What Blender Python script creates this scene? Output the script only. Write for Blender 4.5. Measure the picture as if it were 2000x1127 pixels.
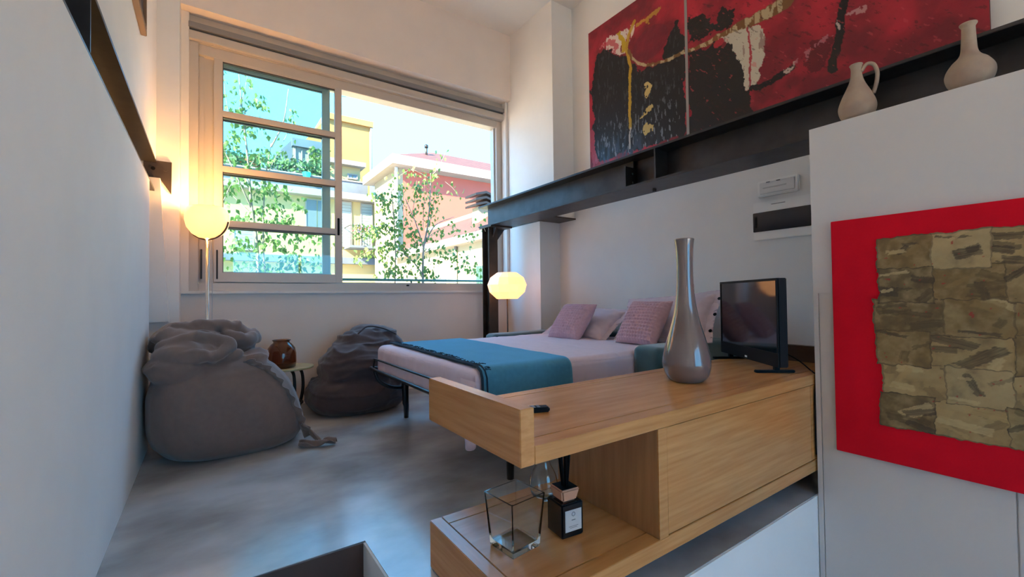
import bpy, bmesh, math, random
import numpy as np
from mathutils import Vector, Matrix, noise

# ------------------------------------------------------------------ scene, camera, light
for o in list(bpy.data.objects):
    bpy.data.objects.remove(o)
S = bpy.context.scene
COL = S.collection
S.view_settings.view_transform = 'Standard'
S.view_settings.look = 'None'
S.view_settings.gamma = 1.0
S.view_settings.use_curve_mapping = False
S.view_settings.exposure = 2.9

cam_d = bpy.data.cameras.new('camera')
cam = bpy.data.objects.new('camera', cam_d)
COL.objects.link(cam)
cam_d.sensor_width = 36.0
cam_d.lens = 36.0 * 856.0 / 2000.0
cam_d.clip_start = 0.02
cam_d.clip_end = 300
_y, _p, _r = math.radians(34.75), math.radians(1.12), math.radians(-0.70)
_f = Vector((math.sin(_y) * math.cos(_p), math.cos(_y) * math.cos(_p), math.sin(_p)))
_rt = Vector((math.cos(_y), -math.sin(_y), 0))
_u = _rt.cross(_f)
_rt2 = _rt * math.cos(_r) + _u * math.sin(_r)
_u2 = -_rt * math.sin(_r) + _u * math.cos(_r)
cam.matrix_world = Matrix(((_rt2.x, _u2.x, -_f.x, 0), (_rt2.y, _u2.y, -_f.y, 0), (_rt2.z, _u2.z, -_f.z, 1.0), (0, 0, 0, 1)))
S.camera = cam

W = bpy.data.worlds.new('sky')
S.world = W
W.use_nodes = True
wn = W.node_tree
wn.nodes.clear()
w_out = wn.nodes.new('ShaderNodeOutputWorld')
w_bg = wn.nodes.new('ShaderNodeBackground')
w_tc = wn.nodes.new('ShaderNodeTexCoord')
w_sep = wn.nodes.new('ShaderNodeSeparateXYZ')
w_ramp = wn.nodes.new('ShaderNodeValToRGB')
wn.links.new(w_tc.outputs['Generated'], w_sep.inputs[0])
wn.links.new(w_sep.outputs['Z'], w_ramp.inputs[0])
wn.links.new(w_ramp.outputs[0], w_bg.inputs[0])
wn.links.new(w_bg.outputs[0], w_out.inputs[0])
els = w_ramp.color_ramp.elements
els[0].position = 0.0
els[0].color = (0.044, 0.150, 0.265, 1)
els[1].position = 0.55
els[1].color = (0.042, 0.148, 0.290, 1)
w_bg.inputs[1].default_value = 2.8

sun_d = bpy.data.lights.new('sun', 'SUN')
sun_d.energy = 5.8
sun_d.color = (1.0, 0.78, 0.50)
sun_d.angle = math.radians(1.0)
sun = bpy.data.objects.new('sun', sun_d)
COL.objects.link(sun)
sun.location = (-10, -10, 20)
sun.rotation_euler = Vector((0.76, 0.38, -0.52)).to_track_quat('-Z', 'Y').to_euler()

# ------------------------------------------------------------------ materials
MATS = {}


def mat(name, col, rough=0.6, metal=0.0, var=0.0, scale=6.0, col2=None, bump=0.0, bscale=60.0, stretch=(1, 1, 1),
        spec=0.5, sheen=0.0, detail=6.0, coat=0.0, ramp=(0.3, 0.7)):
    if name in MATS:
        return MATS[name]
    m = bpy.data.materials.new(name)
    m.use_nodes = True
    nt = m.node_tree
    b = nt.nodes['Principled BSDF']
    b.inputs['Base Color'].default_value = (*col, 1)
    b.inputs['Roughness'].default_value = rough
    b.inputs['Metallic'].default_value = metal
    b.inputs['Specular IOR Level'].default_value = spec
    b.inputs['Coat Weight'].default_value = coat
    b.inputs['Sheen Weight'].default_value = sheen
    tc = nt.nodes.new('ShaderNodeTexCoord')
    mp = nt.nodes.new('ShaderNodeMapping')
    mp.inputs['Scale'].default_value = stretch
    nt.links.new(tc.outputs['Object'], mp.inputs[0])
    if var > 0 or col2:
        n = nt.nodes.new('ShaderNodeTexNoise')
        n.inputs['Scale'].default_value = scale
        n.inputs['Detail'].default_value = detail
        r = nt.nodes.new('ShaderNodeValToRGB')
        c2 = col2 if col2 else tuple(max(0, c * (1 - var)) for c in col)
        r.color_ramp.elements[0].position = ramp[0]
        r.color_ramp.elements[0].color = (*c2, 1)
        r.color_ramp.elements[1].position = ramp[1]
        r.color_ramp.elements[1].color = (*col, 1)
        nt.links.new(mp.outputs[0], n.inputs['Vector'])
        nt.links.new(n.outputs[0], r.inputs[0])
        nt.links.new(r.outputs[0], b.inputs['Base Color'])
    if bump > 0:
        n2 = nt.nodes.new('ShaderNodeTexNoise')
        n2.inputs['Scale'].default_value = bscale
        n2.inputs['Detail'].default_value = 4
        bp = nt.nodes.new('ShaderNodeBump')
        bp.inputs['Strength'].default_value = bump
        bp.inputs['Distance'].default_value = 0.01
        nt.links.new(mp.outputs[0], n2.inputs['Vector'])
        nt.links.new(n2.outputs[0], bp.inputs['Height'])
        nt.links.new(bp.outputs[0], b.inputs['Normal'])
    MATS[name] = m
    return m


def mat_attr(name, rough=0.5, bump=0.0):
    m = bpy.data.materials.new(name)
    m.use_nodes = True
    nt = m.node_tree
    b = nt.nodes['Principled BSDF']
    b.inputs['Roughness'].default_value = rough
    a = nt.nodes.new('ShaderNodeVertexColor')
    a.layer_name = 'paint'
    nt.links.new(a.outputs[0], b.inputs['Base Color'])
    if bump:
        n2 = nt.nodes.new('ShaderNodeTexNoise')
        n2.inputs['Scale'].default_value = 45
        n2.inputs['Detail'].default_value = 5
        bp = nt.nodes.new('ShaderNodeBump')
        bp.inputs['Strength'].default_value = bump
        bp.inputs['Distance'].default_value = 0.01
        nt.links.new(n2.outputs[0], bp.inputs['Height'])
        nt.links.new(bp.outputs[0], b.inputs['Normal'])
    return m


def mat_glass(name, col=(1, 1, 1), rough=0.0, ior=1.45):
    m = bpy.data.materials.new(name)
    m.use_nodes = True
    b = m.node_tree.nodes['Principled BSDF']
    b.inputs['Base Color'].default_value = (*col, 1)
    b.inputs['Roughness'].default_value = rough
    b.inputs['IOR'].default_value = ior
    b.inputs['Transmission Weight'].default_value = 1.0
    return m


def mat_pane(name, tint):
    """thin window glass: tinted straight-through light plus a fresnel reflection"""
    m = bpy.data.materials.new(name)
    m.use_nodes = True
    nt = m.node_tree
    nt.nodes.clear()
    out = nt.nodes.new('ShaderNodeOutputMaterial')
    mx = nt.nodes.new('ShaderNodeMixShader')
    tr = nt.nodes.new('ShaderNodeBsdfTransparent')
    gl = nt.nodes.new('ShaderNodeBsdfGlossy')
    fr = nt.nodes.new('ShaderNodeFresnel')
    fr.inputs['IOR'].default_value = 1.45
    tr.inputs[0].default_value = (*tint, 1)
    gl.inputs['Roughness'].default_value = 0.01
    nt.links.new(fr.outputs[0], mx.inputs[0])
    nt.links.new(tr.outputs[0], mx.inputs[1])
    nt.links.new(gl.outputs[0], mx.inputs[2])
    nt.links.new(mx.outputs[0], out.inputs[0])
    return m


def mat_emit(name, col, strength):
    m = bpy.data.materials.new(name)
    m.use_nodes = True
    b = m.node_tree.nodes['Principled BSDF']
    b.inputs['Base Color'].default_value = (0.9, 0.85, 0.75, 1)
    b.inputs['Roughness'].default_value = 0.35
    b.inputs['Emission Color'].default_value = (*col, 1)
    b.inputs['Emission Strength'].default_value = strength
    return m


def mat_tiles(name, c1, c2, mortar, scale, bw=0.5, rh=0.25):
    m = bpy.data.materials.new(name)
    m.use_nodes = True
    nt = m.node_tree
    b = nt.nodes['Principled BSDF']
    b.inputs['Roughness'].default_value = 0.8
    tc = nt.nodes.new('ShaderNodeTexCoord')
    br = nt.nodes.new('ShaderNodeTexBrick')
    br.inputs['Color1'].default_value = (*c1, 1)
    br.inputs['Color2'].default_value = (*c2, 1)
    br.inputs['Mortar'].default_value = (*mortar, 1)
    br.inputs['Scale'].default_value = scale
    br.inputs['Brick Width'].default_value = bw
    br.inputs['Row Height'].default_value = rh
    br.inputs['Mortar Size'].default_value = 0.03
    nt.links.new(tc.outputs['UV'], br.inputs[0])
    nt.links.new(br.outputs[0], b.inputs['Base Color'])
    return m


M_WALL = mat('white_plaster', (0.86, 0.83, 0.80), 0.75, var=0.05, scale=3, bump=0.06, bscale=25)
M_WALLW = mat('warm_lit_plaster', (0.87, 0.76, 0.69), 0.75, var=0.05, scale=3, bump=0.05, bscale=25)  # same white plaster, with the lamps' warm light tinted into the colour
M_CEIL = mat('white_ceiling_paint', (0.86, 0.82, 0.78), 0.8, var=0.03, scale=2)
M_FLOOR = mat('grey_microcement', (0.60, 0.60, 0.60), 0.19, col2=(0.29, 0.28, 0.27), scale=1.7, bump=0.04, bscale=9,
              stretch=(1.0, 1.5, 1), spec=0.85, detail=9, ramp=(0.30, 0.62))
M_RISER = mat('shaded_microcement', (0.085, 0.055, 0.045), 0.5, var=0.3, scale=5)  # riser faces away from the window; its shade is put into the colour
M_LOWFL = mat('lower_floor_cement', (0.5, 0.45, 0.40), 0.4, var=0.2, scale=3)
M_STEEL = mat('dark_steel', (0.075, 0.072, 0.075), 0.42, 0.85, var=0.35, scale=7, bump=0.06, bscale=40)
M_STEELB = mat('brown_steel', (0.10, 0.075, 0.06), 0.45, 0.7, var=0.3, scale=8)
M_ALU = mat('beige_window_aluminium', (0.56, 0.49, 0.43), 0.42, 0.15)
M_ALUD = mat('dark_window_gasket', (0.06, 0.055, 0.06), 0.5)
M_ALUG = mat('grey_window_aluminium', (0.26, 0.25, 0.25), 0.45, 0.2)
M_SILL = mat('white_sill_paint', (0.78, 0.74, 0.70), 0.5)
M_BLACK = mat('black_plastic', (0.006, 0.006, 0.007), 0.5, spec=0.10)
M_BLACKM = mat('black_painted_metal', (0.018, 0.018, 0.022), 0.3, 0.3)
M_CHROME = mat('chrome', (0.75, 0.74, 0.72), 0.12, 1.0)
M_WOOD = mat('oak_veneer', (0.66, 0.315, 0.105), 0.27, col2=(0.50, 0.205, 0.058), scale=3.0, stretch=(1.2, 9, 22), bump=0.03,
             bscale=12, spec=0.65, detail=10, ramp=(0.25, 0.75))
M_WOODY = mat('oak_veneer_cross', (0.66, 0.315, 0.105), 0.27, col2=(0.50, 0.205, 0.058), scale=3.0, stretch=(9, 1.2, 22), bump=0.03,
              bscale=12, spec=0.65, detail=10, ramp=(0.25, 0.75))
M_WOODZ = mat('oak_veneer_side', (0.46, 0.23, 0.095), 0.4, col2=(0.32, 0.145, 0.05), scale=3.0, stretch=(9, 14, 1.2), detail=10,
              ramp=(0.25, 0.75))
M_WOODD = mat('walnut_upstand', (0.13, 0.065, 0.035), 0.4, var=0.4, scale=5, stretch=(6, 1, 6))
M_GROOVE = mat('dark_groove', (0.05, 0.025, 0.012), 0.7)
M_SHEET = mat('lilac_sheet', (0.80, 0.62, 0.68), 0.8, var=0.06, scale=20, sheen=0.2, bump=0.05, bscale=300)
M_PILLOW = mat('lilac_pillowcase', (0.68, 0.55, 0.61), 0.8, var=0.08, scale=8, sheen=0.2, bump=0.08, bscale=30)
M_WAFFLE = mat('pink_waffle_weave', (0.68, 0.41, 0.46), 0.9, var=0.15, scale=30, sheen=0.3)
M_TEAL = mat('teal_velvet', (0.045, 0.115, 0.125), 0.8, var=0.25, scale=12, sheen=0.6)
M_BLANK = mat('blue_wool', (0.07, 0.27, 0.39), 0.9, var=0.15, scale=40, sheen=0.8, bump=0.15, bscale=350)
M_BLANK.node_tree.nodes['Principled BSDF'].inputs['Sheen Tint'].default_value = (0.22, 0.66, 1.0, 1)
M_BLANKD = mat('navy_fringe', (0.012, 0.03, 0.05), 0.9)
M_BAG1 = mat('grey_linen', (0.21, 0.145, 0.12), 0.9, var=0.10, scale=30, sheen=0.3, bump=0.10, bscale=260)
M_BAG2 = mat('brown_linen', (0.075, 0.052, 0.052), 0.9, var=0.12, scale=30, sheen=0.3, bump=0.10, bscale=260)
M_BRASS = mat('pale_brass_top', (0.62, 0.52, 0.28), 0.38, 0.35, var=0.15, scale=9)
M_IRON = mat('dark_bent_iron', (0.03, 0.028, 0.027), 0.45, 0.6)
M_CERAM = mat('taupe_glazed_ceramic', (0.20, 0.145, 0.13), 0.12, spec=0.6, coat=0.6, var=0.08, scale=5)
M_CLAY = mat('raw_clay', (0.46, 0.36, 0.26), 0.85, col2=(0.36, 0.24, 0.18), scale=9, bump=0.2, bscale=30)
M_JAR = mat_glass('amber_brown_glass', (0.42, 0.22, 0.13), 0.06)
M_GLASS = mat_glass('clear_glass', (0.97, 0.99, 0.98), 0.0)
M_PANE = mat_pane('tinted_double_glazing', (0.86, 0.97, 0.98))
M_SHADE1 = mat_emit('opal_glass_lit', (1.0, 0.40, 0.10), 0.28)
M_SHADE2 = mat_emit('paper_shade_lit', (1.0, 0.41, 0.11), 0.27)
M_WHITEP = mat('white_plastic', (0.88, 0.86, 0.83), 0.4)
M_SCREEN = mat('tv_screen', (0.006, 0.006, 0.008), 0.07, spec=0.8)
M_LABEL = mat('paper_label', (0.55, 0.54, 0.53), 0.7)
M_INK = mat('grey_ink', (0.12, 0.12, 0.12), 0.7)
M_CAP = mat('beige_wood_cap', (0.62, 0.31, 0.19), 0.6)
M_RED = mat('red_canvas', (0.74, 0.006, 0.022), 0.75, spec=0.12, var=0.12, scale=5, bump=0.05, bscale=200)
M_CLOSET = mat('white_lacquer', (0.66, 0.62, 0.60), 0.45, var=0.02, scale=3)
# exterior
M_YEL = mat('cream_yellow_render', (0.37, 0.315, 0.15), 0.9, var=0.06, scale=0.6)
M_YEL2 = mat('ochre_yellow_render', (0.35, 0.205, 0.065), 0.9, var=0.15, scale=0.8)
M_SAL = mat('salmon_render', (0.33, 0.09, 0.065), 0.9, var=0.06, scale=0.7)
M_CRM = mat('pale_cream_render', (0.28, 0.262, 0.175), 0.9, var=0.05, scale=0.6)
M_CONC = mat('pale_concrete', (0.23, 0.23, 0.215), 0.85, var=0.1, scale=1.5)
M_CONCG = mat('grey_blue_metal', (0.09, 0.125, 0.17), 0.7, var=0.2, scale=2)
M_WING = mat('dark_window_pane', (0.10, 0.13, 0.15), 0.15)
M_SHUT = mat('grey_green_shutter', (0.20, 0.27, 0.27), 0.6)
M_GREEN = mat('green_shutter', (0.03, 0.10, 0.08), 0.6)
M_TILE = mat_tiles('terracotta_tiles', (0.115, 0.045, 0.032), (0.085, 0.033, 0.024), (0.035, 0.018, 0.015), 3.0)
M_ORTILE = mat('orange_tiles', (0.40, 0.11, 0.045), 0.85, var=0.2, scale=3)
M_LEAF = mat('birch_leaf', (0.075, 0.135, 0.02), 0.6, col2=(0.03, 0.075, 0.014), scale=4)
def add_translucency(m, col):
    nt = m.node_tree
    b = nt.nodes['Principled BSDF']
    out = [n for n in nt.nodes if n.type == 'OUTPUT_MATERIAL'][0]
    t = nt.nodes.new('ShaderNodeBsdfTranslucent')
    t.inputs[0].default_value = (*col, 1)
    a = nt.nodes.new('ShaderNodeAddShader')
    nt.links.new(b.outputs[0], a.inputs[0])
    nt.links.new(t.outputs[0], a.inputs[1])
    nt.links.new(a.outputs[0], out.inputs[0])


add_translucency(M_LEAF, (0.030, 0.065, 0.010))
M_LEAFD = mat('dark_hedge_leaf', (0.06, 0.17, 0.06), 0.7, col2=(0.03, 0.09, 0.03), scale=3)
M_BARK = mat('birch_bark', (0.34, 0.29, 0.25), 0.85, col2=(0.14, 0.11, 0.09), scale=14)
M_TURQ = mat('turquoise_plastic', (0.02, 0.55, 0.55), 0.4)
M_FLRED = mat('red_petals', (0.75, 0.12, 0.12), 0.7)
M_FLVIO = mat('violet_petals', (0.25, 0.22, 0.60), 0.7)
M_TERR = mat('terrace_concrete', (0.72, 0.62, 0.50), 0.8, var=0.15, scale=3)  # tone raised pale and warm so sunlight bounces into the room
M_SOIL = mat('planter_soil', (0.06, 0.04, 0.03), 0.95)


# ------------------------------------------------------------------ helpers
def tag(o, label=None, cat=None, group=None, kind=None):
    if label: o['label'] = label
    if cat: o['category'] = cat
    if group: o['group'] = group
    if kind: o['kind'] = kind
    return o


def thing(name, label, cat, loc=(0, 0, 0), rz=0.0, group=None, kind=None):
    o = bpy.data.objects.new(name, None)
    o.empty_display_size = 0.1
    COL.objects.link(o)
    o.location = loc
    o.rotation_euler = (0, 0, rz)
    return tag(o, label, cat, group, kind)


def wloc(o):
    v = Vector((0, 0, 0))
    while o is not None:
        v = v + Vector(o.location)
        o = o.parent
    return v


def add(name, me, m, parent=None, local=False, smooth=False, loc=None):
    """link a mesh; vertices are in room coordinates unless local, a parent's location is subtracted"""
    if m: me.materials.append(m)
    if smooth:
        me.polygons.foreach_set('use_smooth', [True] * len(me.polygons))
    o = bpy.data.objects.new(name, me)
    COL.objects.link(o)
    if parent:
        o.parent = parent
        if not local:
            me.transform(Matrix.Translation(-wloc(parent)))
    elif loc is not None:
        if not local:
            me.transform(Matrix.Translation(-Vector(loc)))
        o.location = loc
    elif not local:
        n = len(me.vertices)
        co = np.empty(n * 3)
        me.vertices.foreach_get('co', co)
        co = co.reshape(-1, 3)
        c = Vector(((co[:, 0].min() + co[:, 0].max()) / 2, (co[:, 1].min() + co[:, 1].max()) / 2, co[:, 2].min()))
        me.transform(Matrix.Translation(-c))
        o.location = c
    return o


def mk(verts, faces):
    me = bpy.data.meshes.new('m')
    me.from_pydata([tuple(v) for v in verts], [], faces)
    me.validate()
    me.update()
    return me


def bm_mesh(bm):
    me = bpy.data.meshes.new('m')
    bmesh.ops.recalc_face_normals(bm, faces=bm.faces)
    bm.to_mesh(me)
    bm.free()
    return me


def bm_box(bm, x0, x1, y0, y1, z0, z1, bev=0.0, mtx=None):
    r = bmesh.ops.create_cube(bm, size=1)
    vs = r['verts']
    for v in vs:
        v.co = Vector(((x0 + x1) / 2 + v.co.x * (x1 - x0), (y0 + y1) / 2 + v.co.y * (y1 - y0), (z0 + z1) / 2 + v.co.z * (z1 - z0)))
        if mtx: v.co = mtx @ v.co
    if bev > 0:
        es = list({e for v in vs for e in v.link_edges})
        bmesh.ops.bevel(bm, geom=es, offset=bev, segments=2, affect='EDGES', clamp_overlap=True)


def box(name, x0, x1, y0, y1, z0, z1, m, parent=None, bev=0.0, local=False):
    bm = bmesh.new()
    bm_box(bm, x0, x1, y0, y1, z0, z1, bev)
    return add(name, bm_mesh(bm), m, parent, local)


def boxes(name, lst, m, parent=None, bev=0.0, local=False):
    bm = bmesh.new()
    for b in lst: bm_box(bm, *b, bev)
    return add(name, bm_mesh(bm), m, parent, local)


def struct(o):
    o['kind'] = 'structure'
    return o


def prism(name, poly, axis, a, b, m, parent=None, local=False):
    """extrude a polygon; axis 0: poly=(y,z) along x; 1: poly=(x,z) along y; 2: poly=(x,y) along z"""
    def P(p, t):
        return {0: (t, p[0], p[1]), 1: (p[0], t, p[1]), 2: (p[0], p[1], t)}[axis]
    n = len(poly)
    bm = bmesh.new()
    v0 = [bm.verts.new(P(p, a)) for p in poly]
    v1 = [bm.verts.new(P(p, b)) for p in poly]
    bm.faces.new(v0)
    bm.faces.new(v1)
    for i in range(n):
        bm.faces.new((v0[i], v0[(i + 1) % n], v1[(i + 1) % n], v1[i]))
    return add(name, bm_mesh(bm), m, parent, local)


def lathe_mesh(prof, seg=32, c=(0, 0, 0), cap=True):
    verts, faces = [], []
    n = len(prof)
    for i in range(seg):
        a = 2 * math.pi * i / seg
        for r, z in prof:
            verts.append((c[0] + r * math.cos(a), c[1] + r * math.sin(a), c[2] + z))
    for i in range(seg):
        j = (i + 1) % seg
        for k in range(n - 1):
            faces.append((i * n + k, j * n + k, j * n + k + 1, i * n + k + 1))
    bm = bmesh.new()
    vs = [bm.verts.new(v) for v in verts]
    for f in faces: bm.faces.new([vs[q] for q in f])
    if cap:
        for k in (0, n - 1):
            if prof[k][0] > 1e-5:
                bm.faces.new([vs[i * n + k] for i in range(seg)])
    bmesh.ops.remove_doubles(bm, verts=bm.verts, dist=1e-6)
    return bm_mesh(bm)


def spline(pts, n):
    """Catmull-Rom through points"""
    P = [Vector(p) for p in pts]
    P = [P[0] * 2 - P[1]] + P + [P[-1] * 2 - P[-2]]
    out = []
    segs = len(P) - 3
    for s in range(segs):
        for i in range(n):
            t = i / n
            a, b, c, d = P[s:s + 4]
            out.append(0.5 * ((2 * b) + (c - a) * t + (2 * a - 5 * b + 4 * c - d) * t * t + (3 * b - a - 3 * c + d) * t ** 3))
    out.append(P[-2].copy())
    return out


def bm_tube(bm, pts, r, seg=8, r1=None, closed=False):
    pts = [Vector(p) for p in pts]
    n = len(pts)
    rings = []
    up = Vector((0, 0, 1))
    prev = None
    for i, p in enumerate(pts):
        if closed:
            t = (pts[(i + 1) % n] - pts[i - 1])
        else:
            t = pts[min(i + 1, n - 1)] - pts[max(i - 1, 0)]
        t.normalize()
        if prev is None:
            a = t.cross(up) if abs(t.z) < 0.95 else t.cross(Vector((1, 0, 0)))
        else:
            a = prev - t * prev.dot(t)
        a.normalize()
        prev = a
        b = t.cross(a)
        rr = r if r1 is None else r + (r1 - r) * i / max(1, n - 1)
        rings.append([bm.verts.new(p + a * rr * math.cos(2 * math.pi * k / seg) + b * rr * math.sin(2 * math.pi * k / seg)) for k in range(seg)])
    m = n if closed else n - 1
    for i in range(m):
        A, B = rings[i], rings[(i + 1) % n]
        for k in range(seg):
            bm.faces.new((A[k], A[(k + 1) % seg], B[(k + 1) % seg], B[k]))
    if not closed:
        bm.faces.new(rings[0])
        bm.faces.new(rings[-1])


def tube(name, pts, r, m, parent=None, seg=8, r1=None, local=False, closed=False):
    bm = bmesh.new()
    bm_tube(bm, pts, r, seg, r1, closed)
    return add(name, bm_mesh(bm), m, parent, local, smooth=True)


def soft_box_mesh(x0, x1, y0, y1, z0, z1, r, n=24, fn=None):
    """rounded box from a dense cube grid; fn(co, normal) may displace"""
    bm = bmesh.new()
    bmesh.ops.create_cube(bm, size=2)
    bmesh.ops.subdivide_edges(bm, edges=bm.edges, cuts=n, use_grid_fill=True)
    cx, cy, cz = (x0 + x1) / 2, (y0 + y1) / 2, (z0 + z1) / 2
    hx, hy, hz = (x1 - x0) / 2, (y1 - y0) / 2, (z1 - z0) / 2
    rr = min(r, hx, hy, hz)
    for v in bm.verts:
        p = Vector((v.co.x * hx, v.co.y * hy, v.co.z * hz))
        q = Vector((max(-hx + rr, min(hx - rr, p.x)), max(-hy + rr, min(hy - rr, p.y)), max(-hz + rr, min(hz - rr, p.z))))
        d = p - q
        if d.length > 1e-9: p = q + d.normalized() * rr
        v.co = p + Vector((cx, cy, cz))
    if fn:
        bm.normal_update()
        new = [v.co + fn(v.co.copy(), v.normal.copy()) for v in bm.verts]
        for v, c in zip(bm.verts, new): v.co = c
    return bm_mesh(bm)


def grid_mesh(nu, nv, fn):
    verts = [fn(i / (nu - 1), j / (nv - 1)) for j in range(nv) for i in range(nu)]
    faces = [(j * nu + i, j * nu + i + 1, (j + 1) * nu + i + 1, (j + 1) * nu + i) for j in range(nv - 1) for i in range(nu - 1)]
    return mk(verts, faces)


def solidify(me, t):
    bm = bmesh.new()
    bm.from_mesh(me)
    bmesh.ops.recalc_face_normals(bm, faces=bm.faces)
    bmesh.ops.solidify(bm, geom=bm.faces[:], thickness=t)
    return bm_mesh(bm)


def pillow_mesh(w, h, t, n=40, p=2.6, fn=None):
    """cushion in local coords: x width, z height, y thickness, centred"""
    verts, faces = [], []
    def prof(u, v):
        a = max(0.0, 1 - abs(u) ** p) * max(0.0, 1 - abs(v) ** p)
        return a ** 0.5
    for side in (1, -1):
        for j in range(n + 1):
            for i in range(n + 1):
                u, v = 2 * i / n - 1, 2 * j / n - 1
                pin = 1 - 0.07 * (1 - abs(v) ** 2) * abs(u) ** 3
                pin2 = 1 - 0.07 * (1 - abs(u) ** 2) * abs(v) ** 3
                d = side * (prof(u, v) * t / 2)
                if fn: d += side * fn(u, v, side)
                verts.append((u * w / 2 * pin, d, v * h / 2 * pin2))
    N = (n + 1) ** 2
    for s in (0, 1):
        for j in range(n):
            for i in range(n):
                a = s * N + j * (n + 1) + i
                q = (a, a + 1, a + n + 2, a + n + 1)
                faces.append(q if s else q[::-1])
    bm = bmesh.new()
    vs = [bm.verts.new(v) for v in verts]
    for f in faces: bm.faces.new([vs[k] for k in f])
    bmesh.ops.remove_doubles(bm, verts=bm.verts, dist=1e-4)
    return bm_mesh(bm)


def blob_mesh(parts, voxel, smooth_it=6):
    """union of ellipsoids/tubes by voxel remesh; parts: (centre, radii, rotz, exponent)"""
    bm = bmesh.new()
    for c, rad, rot, e in parts:
        big = max(rad) > 0.08
        r = bmesh.ops.create_uvsphere(bm, u_segments=32 if big else 12, v_segments=18 if big else 8, radius=1)
        R = Matrix.Rotation(rot[2], 3, 'Z') @ Matrix.Rotation(rot[1], 3, 'Y') @ Matrix.Rotation(rot[0], 3, 'X')
        for v in r['verts']:
            q = v.co
            s = (abs(q.x) ** e + abs(q.y) ** e + abs(q.z) ** e) ** (-1 / e)
            q = Vector((q.x * s * rad[0], q.y * s * rad[1], q.z * s * rad[2]))
            v.co = R @ q + Vector(c)
    me = bm_mesh(bm)
    o = bpy.data.objects.new('tmp', me)
    COL.objects.link(o)
    md = o.modifiers.new('r', 'REMESH')
    md.mode = 'VOXEL'
    md.voxel_size = voxel
    sm = o.modifiers.new('s', 'SMOOTH')
    sm.factor = 0.5
    sm.iterations = smooth_it
    dg = bpy.context.evaluated_depsgraph_get()
    out = bpy.data.meshes.new_from_object(o.evaluated_get(dg))
    bpy.data.objects.remove(o)
    return out


def displace(me, fn):
    n = len(me.vertices)
    co = np.empty(n * 3)
    no = np.empty(n * 3)
    me.vertices.foreach_get('co', co)
    me.vertices.foreach_get('normal', no)
    co = co.reshape(-1, 3)
    no = no.reshape(-1, 3)
    for i in range(n):
        d = fn(Vector(co[i]), Vector(no[i]))
        co[i] += no[i] * d
    me.vertices.foreach_set('co', co.reshape(-1))
    me.update()
    return me


def paint(me, cols):
    a = me.color_attributes.new('paint', 'FLOAT_COLOR', 'POINT')
    n = len(me.vertices)
    buf = np.ones((n, 4))
    buf[:, :3] = cols
    a.data.foreach_set('color', buf.reshape(-1))


def sl(r, g, b):
    """8 bit sRGB to linear"""
    f = lambda c: (c / 255 / 12.92) if c / 255 <= 0.04045 else ((c / 255 + 0.055) / 1.055) ** 2.4
    return np.array([f(r), f(g), f(b)])


def copy_tree(o, parent=None):
    c = o.copy()
    COL.objects.link(c)
    c.parent = parent
    for ch in list(o.children): copy_tree(ch, c)
    return c


# ------------------------------------------------------------------ the room
XL, XR = -0.335, 3.435
ZC = 4.30
ZLOW = -0.75
# platform
struct(boxes('floor', [(XL - 0.3, 0.535, 1.861, 4.9, -0.10, 0.0), (0.535, XR + 0.1, 0.953, 4.9, -0.10, 0.0)], M_FLOOR))
struct(box('floor_lower', XL - 0.3, XR + 0.1, -3.4, 1.9, ZLOW - 0.2, ZLOW, M_LOWFL))
struct(box('wall_platform_front', 0.545, XR, 0.946, 1.1, ZLOW, -0.003, M_WALL))
struct(box('wall_step_riser', XL, 0.53, 1.853, 2.0, ZLOW, -0.003, M_RISER))
struct(box('wall_step_side', 0.526, 0.56, 0.946, 1.853, ZLOW, -0.003, M_WALL))
st = thing('step_block', 'shade-dark cement steps leading up to the platform', 'steps', (0.1, 1.6, ZLOW))
box('tread', XL + 0.02, 0.52, 1.22, 1.85, ZLOW, ZLOW + 0.25, M_RISER, st)
box('tread', XL + 0.02, 0.52, 1.54, 1.85, ZLOW + 0.25, ZLOW + 0.5, M_RISER, st)
# left wall: lower thickness up to the steel channel, upper wall above it, recessed end near the window
wl = struct(boxes('wall_left', [(-0.75, XL, -3.4, 3.92, ZLOW, 1.845), (-0.75, XL, -3.4, 4.86, 2.10, ZC + 0.1),
                                (-0.75, -0.50, -3.4, 4.86, 1.845, 2.10), (-0.75, -0.42, 3.92, 4.86, ZLOW, 1.845)], M_WALL))
struct(box('wall_right', XR, XR + 0.3, -3.4, 4.86, ZLOW, ZC + 0.1, M_WALL))
struct(box('ceiling', -0.8, XR + 0.35, -3.5, 4.95, ZC, ZC + 0.25, M_CEIL))
# window wall
struct(boxes('wall_window', [(-0.19, 3.14, 4.64, 4.90, -0.1, 1.06), (-0.25, 3.20, 4.50, 4.90, 3.475, ZC + 0.05)], M_WALLW))
struct(box('trim_1', -0.55, -0.19, 4.38, 4.90, -0.1, ZC + 0.05, M_WALL))
tag(bpy.data.objects['trim_1'], 'white pillar at the left of the window')
struct(boxes('trim_2', [(3.134, XR + 0.05, 3.942, 4.90, -0.1, 1.868), (3.134, XR + 0.05, 3.684, 4.90, 1.885, ZC + 0.05)], M_WALL))
struct(prism('trim_3', [(-0.42, 1.95), (-0.305, 1.95), (-0.25, 0.84), (-0.42, 0.84)], 1, 4.30, 4.379, M_WALL))
# rear wall; unseen window opening added behind the camera to brighten the room
YR = -3.2
RX0, RX1, RZ0, RZ1 = 0.5, 3.2, 0.2, 2.2
struct(boxes('wall_rear', [(-0.75, RX0, YR - 0.2, YR, ZLOW, ZC), (RX1, XR + 0.3, YR - 0.2, YR, ZLOW, ZC), (RX0, RX1, YR - 0.2, YR, RZ1, ZC),
                           (RX0, RX1, YR - 0.2, YR, ZLOW, RZ0)], M_WALL))
struct(boxes('added_rear_window', [(1.97, 2.03, YR - 0.15, YR - 0.08, RZ0, RZ1)], M_ALU))

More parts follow.
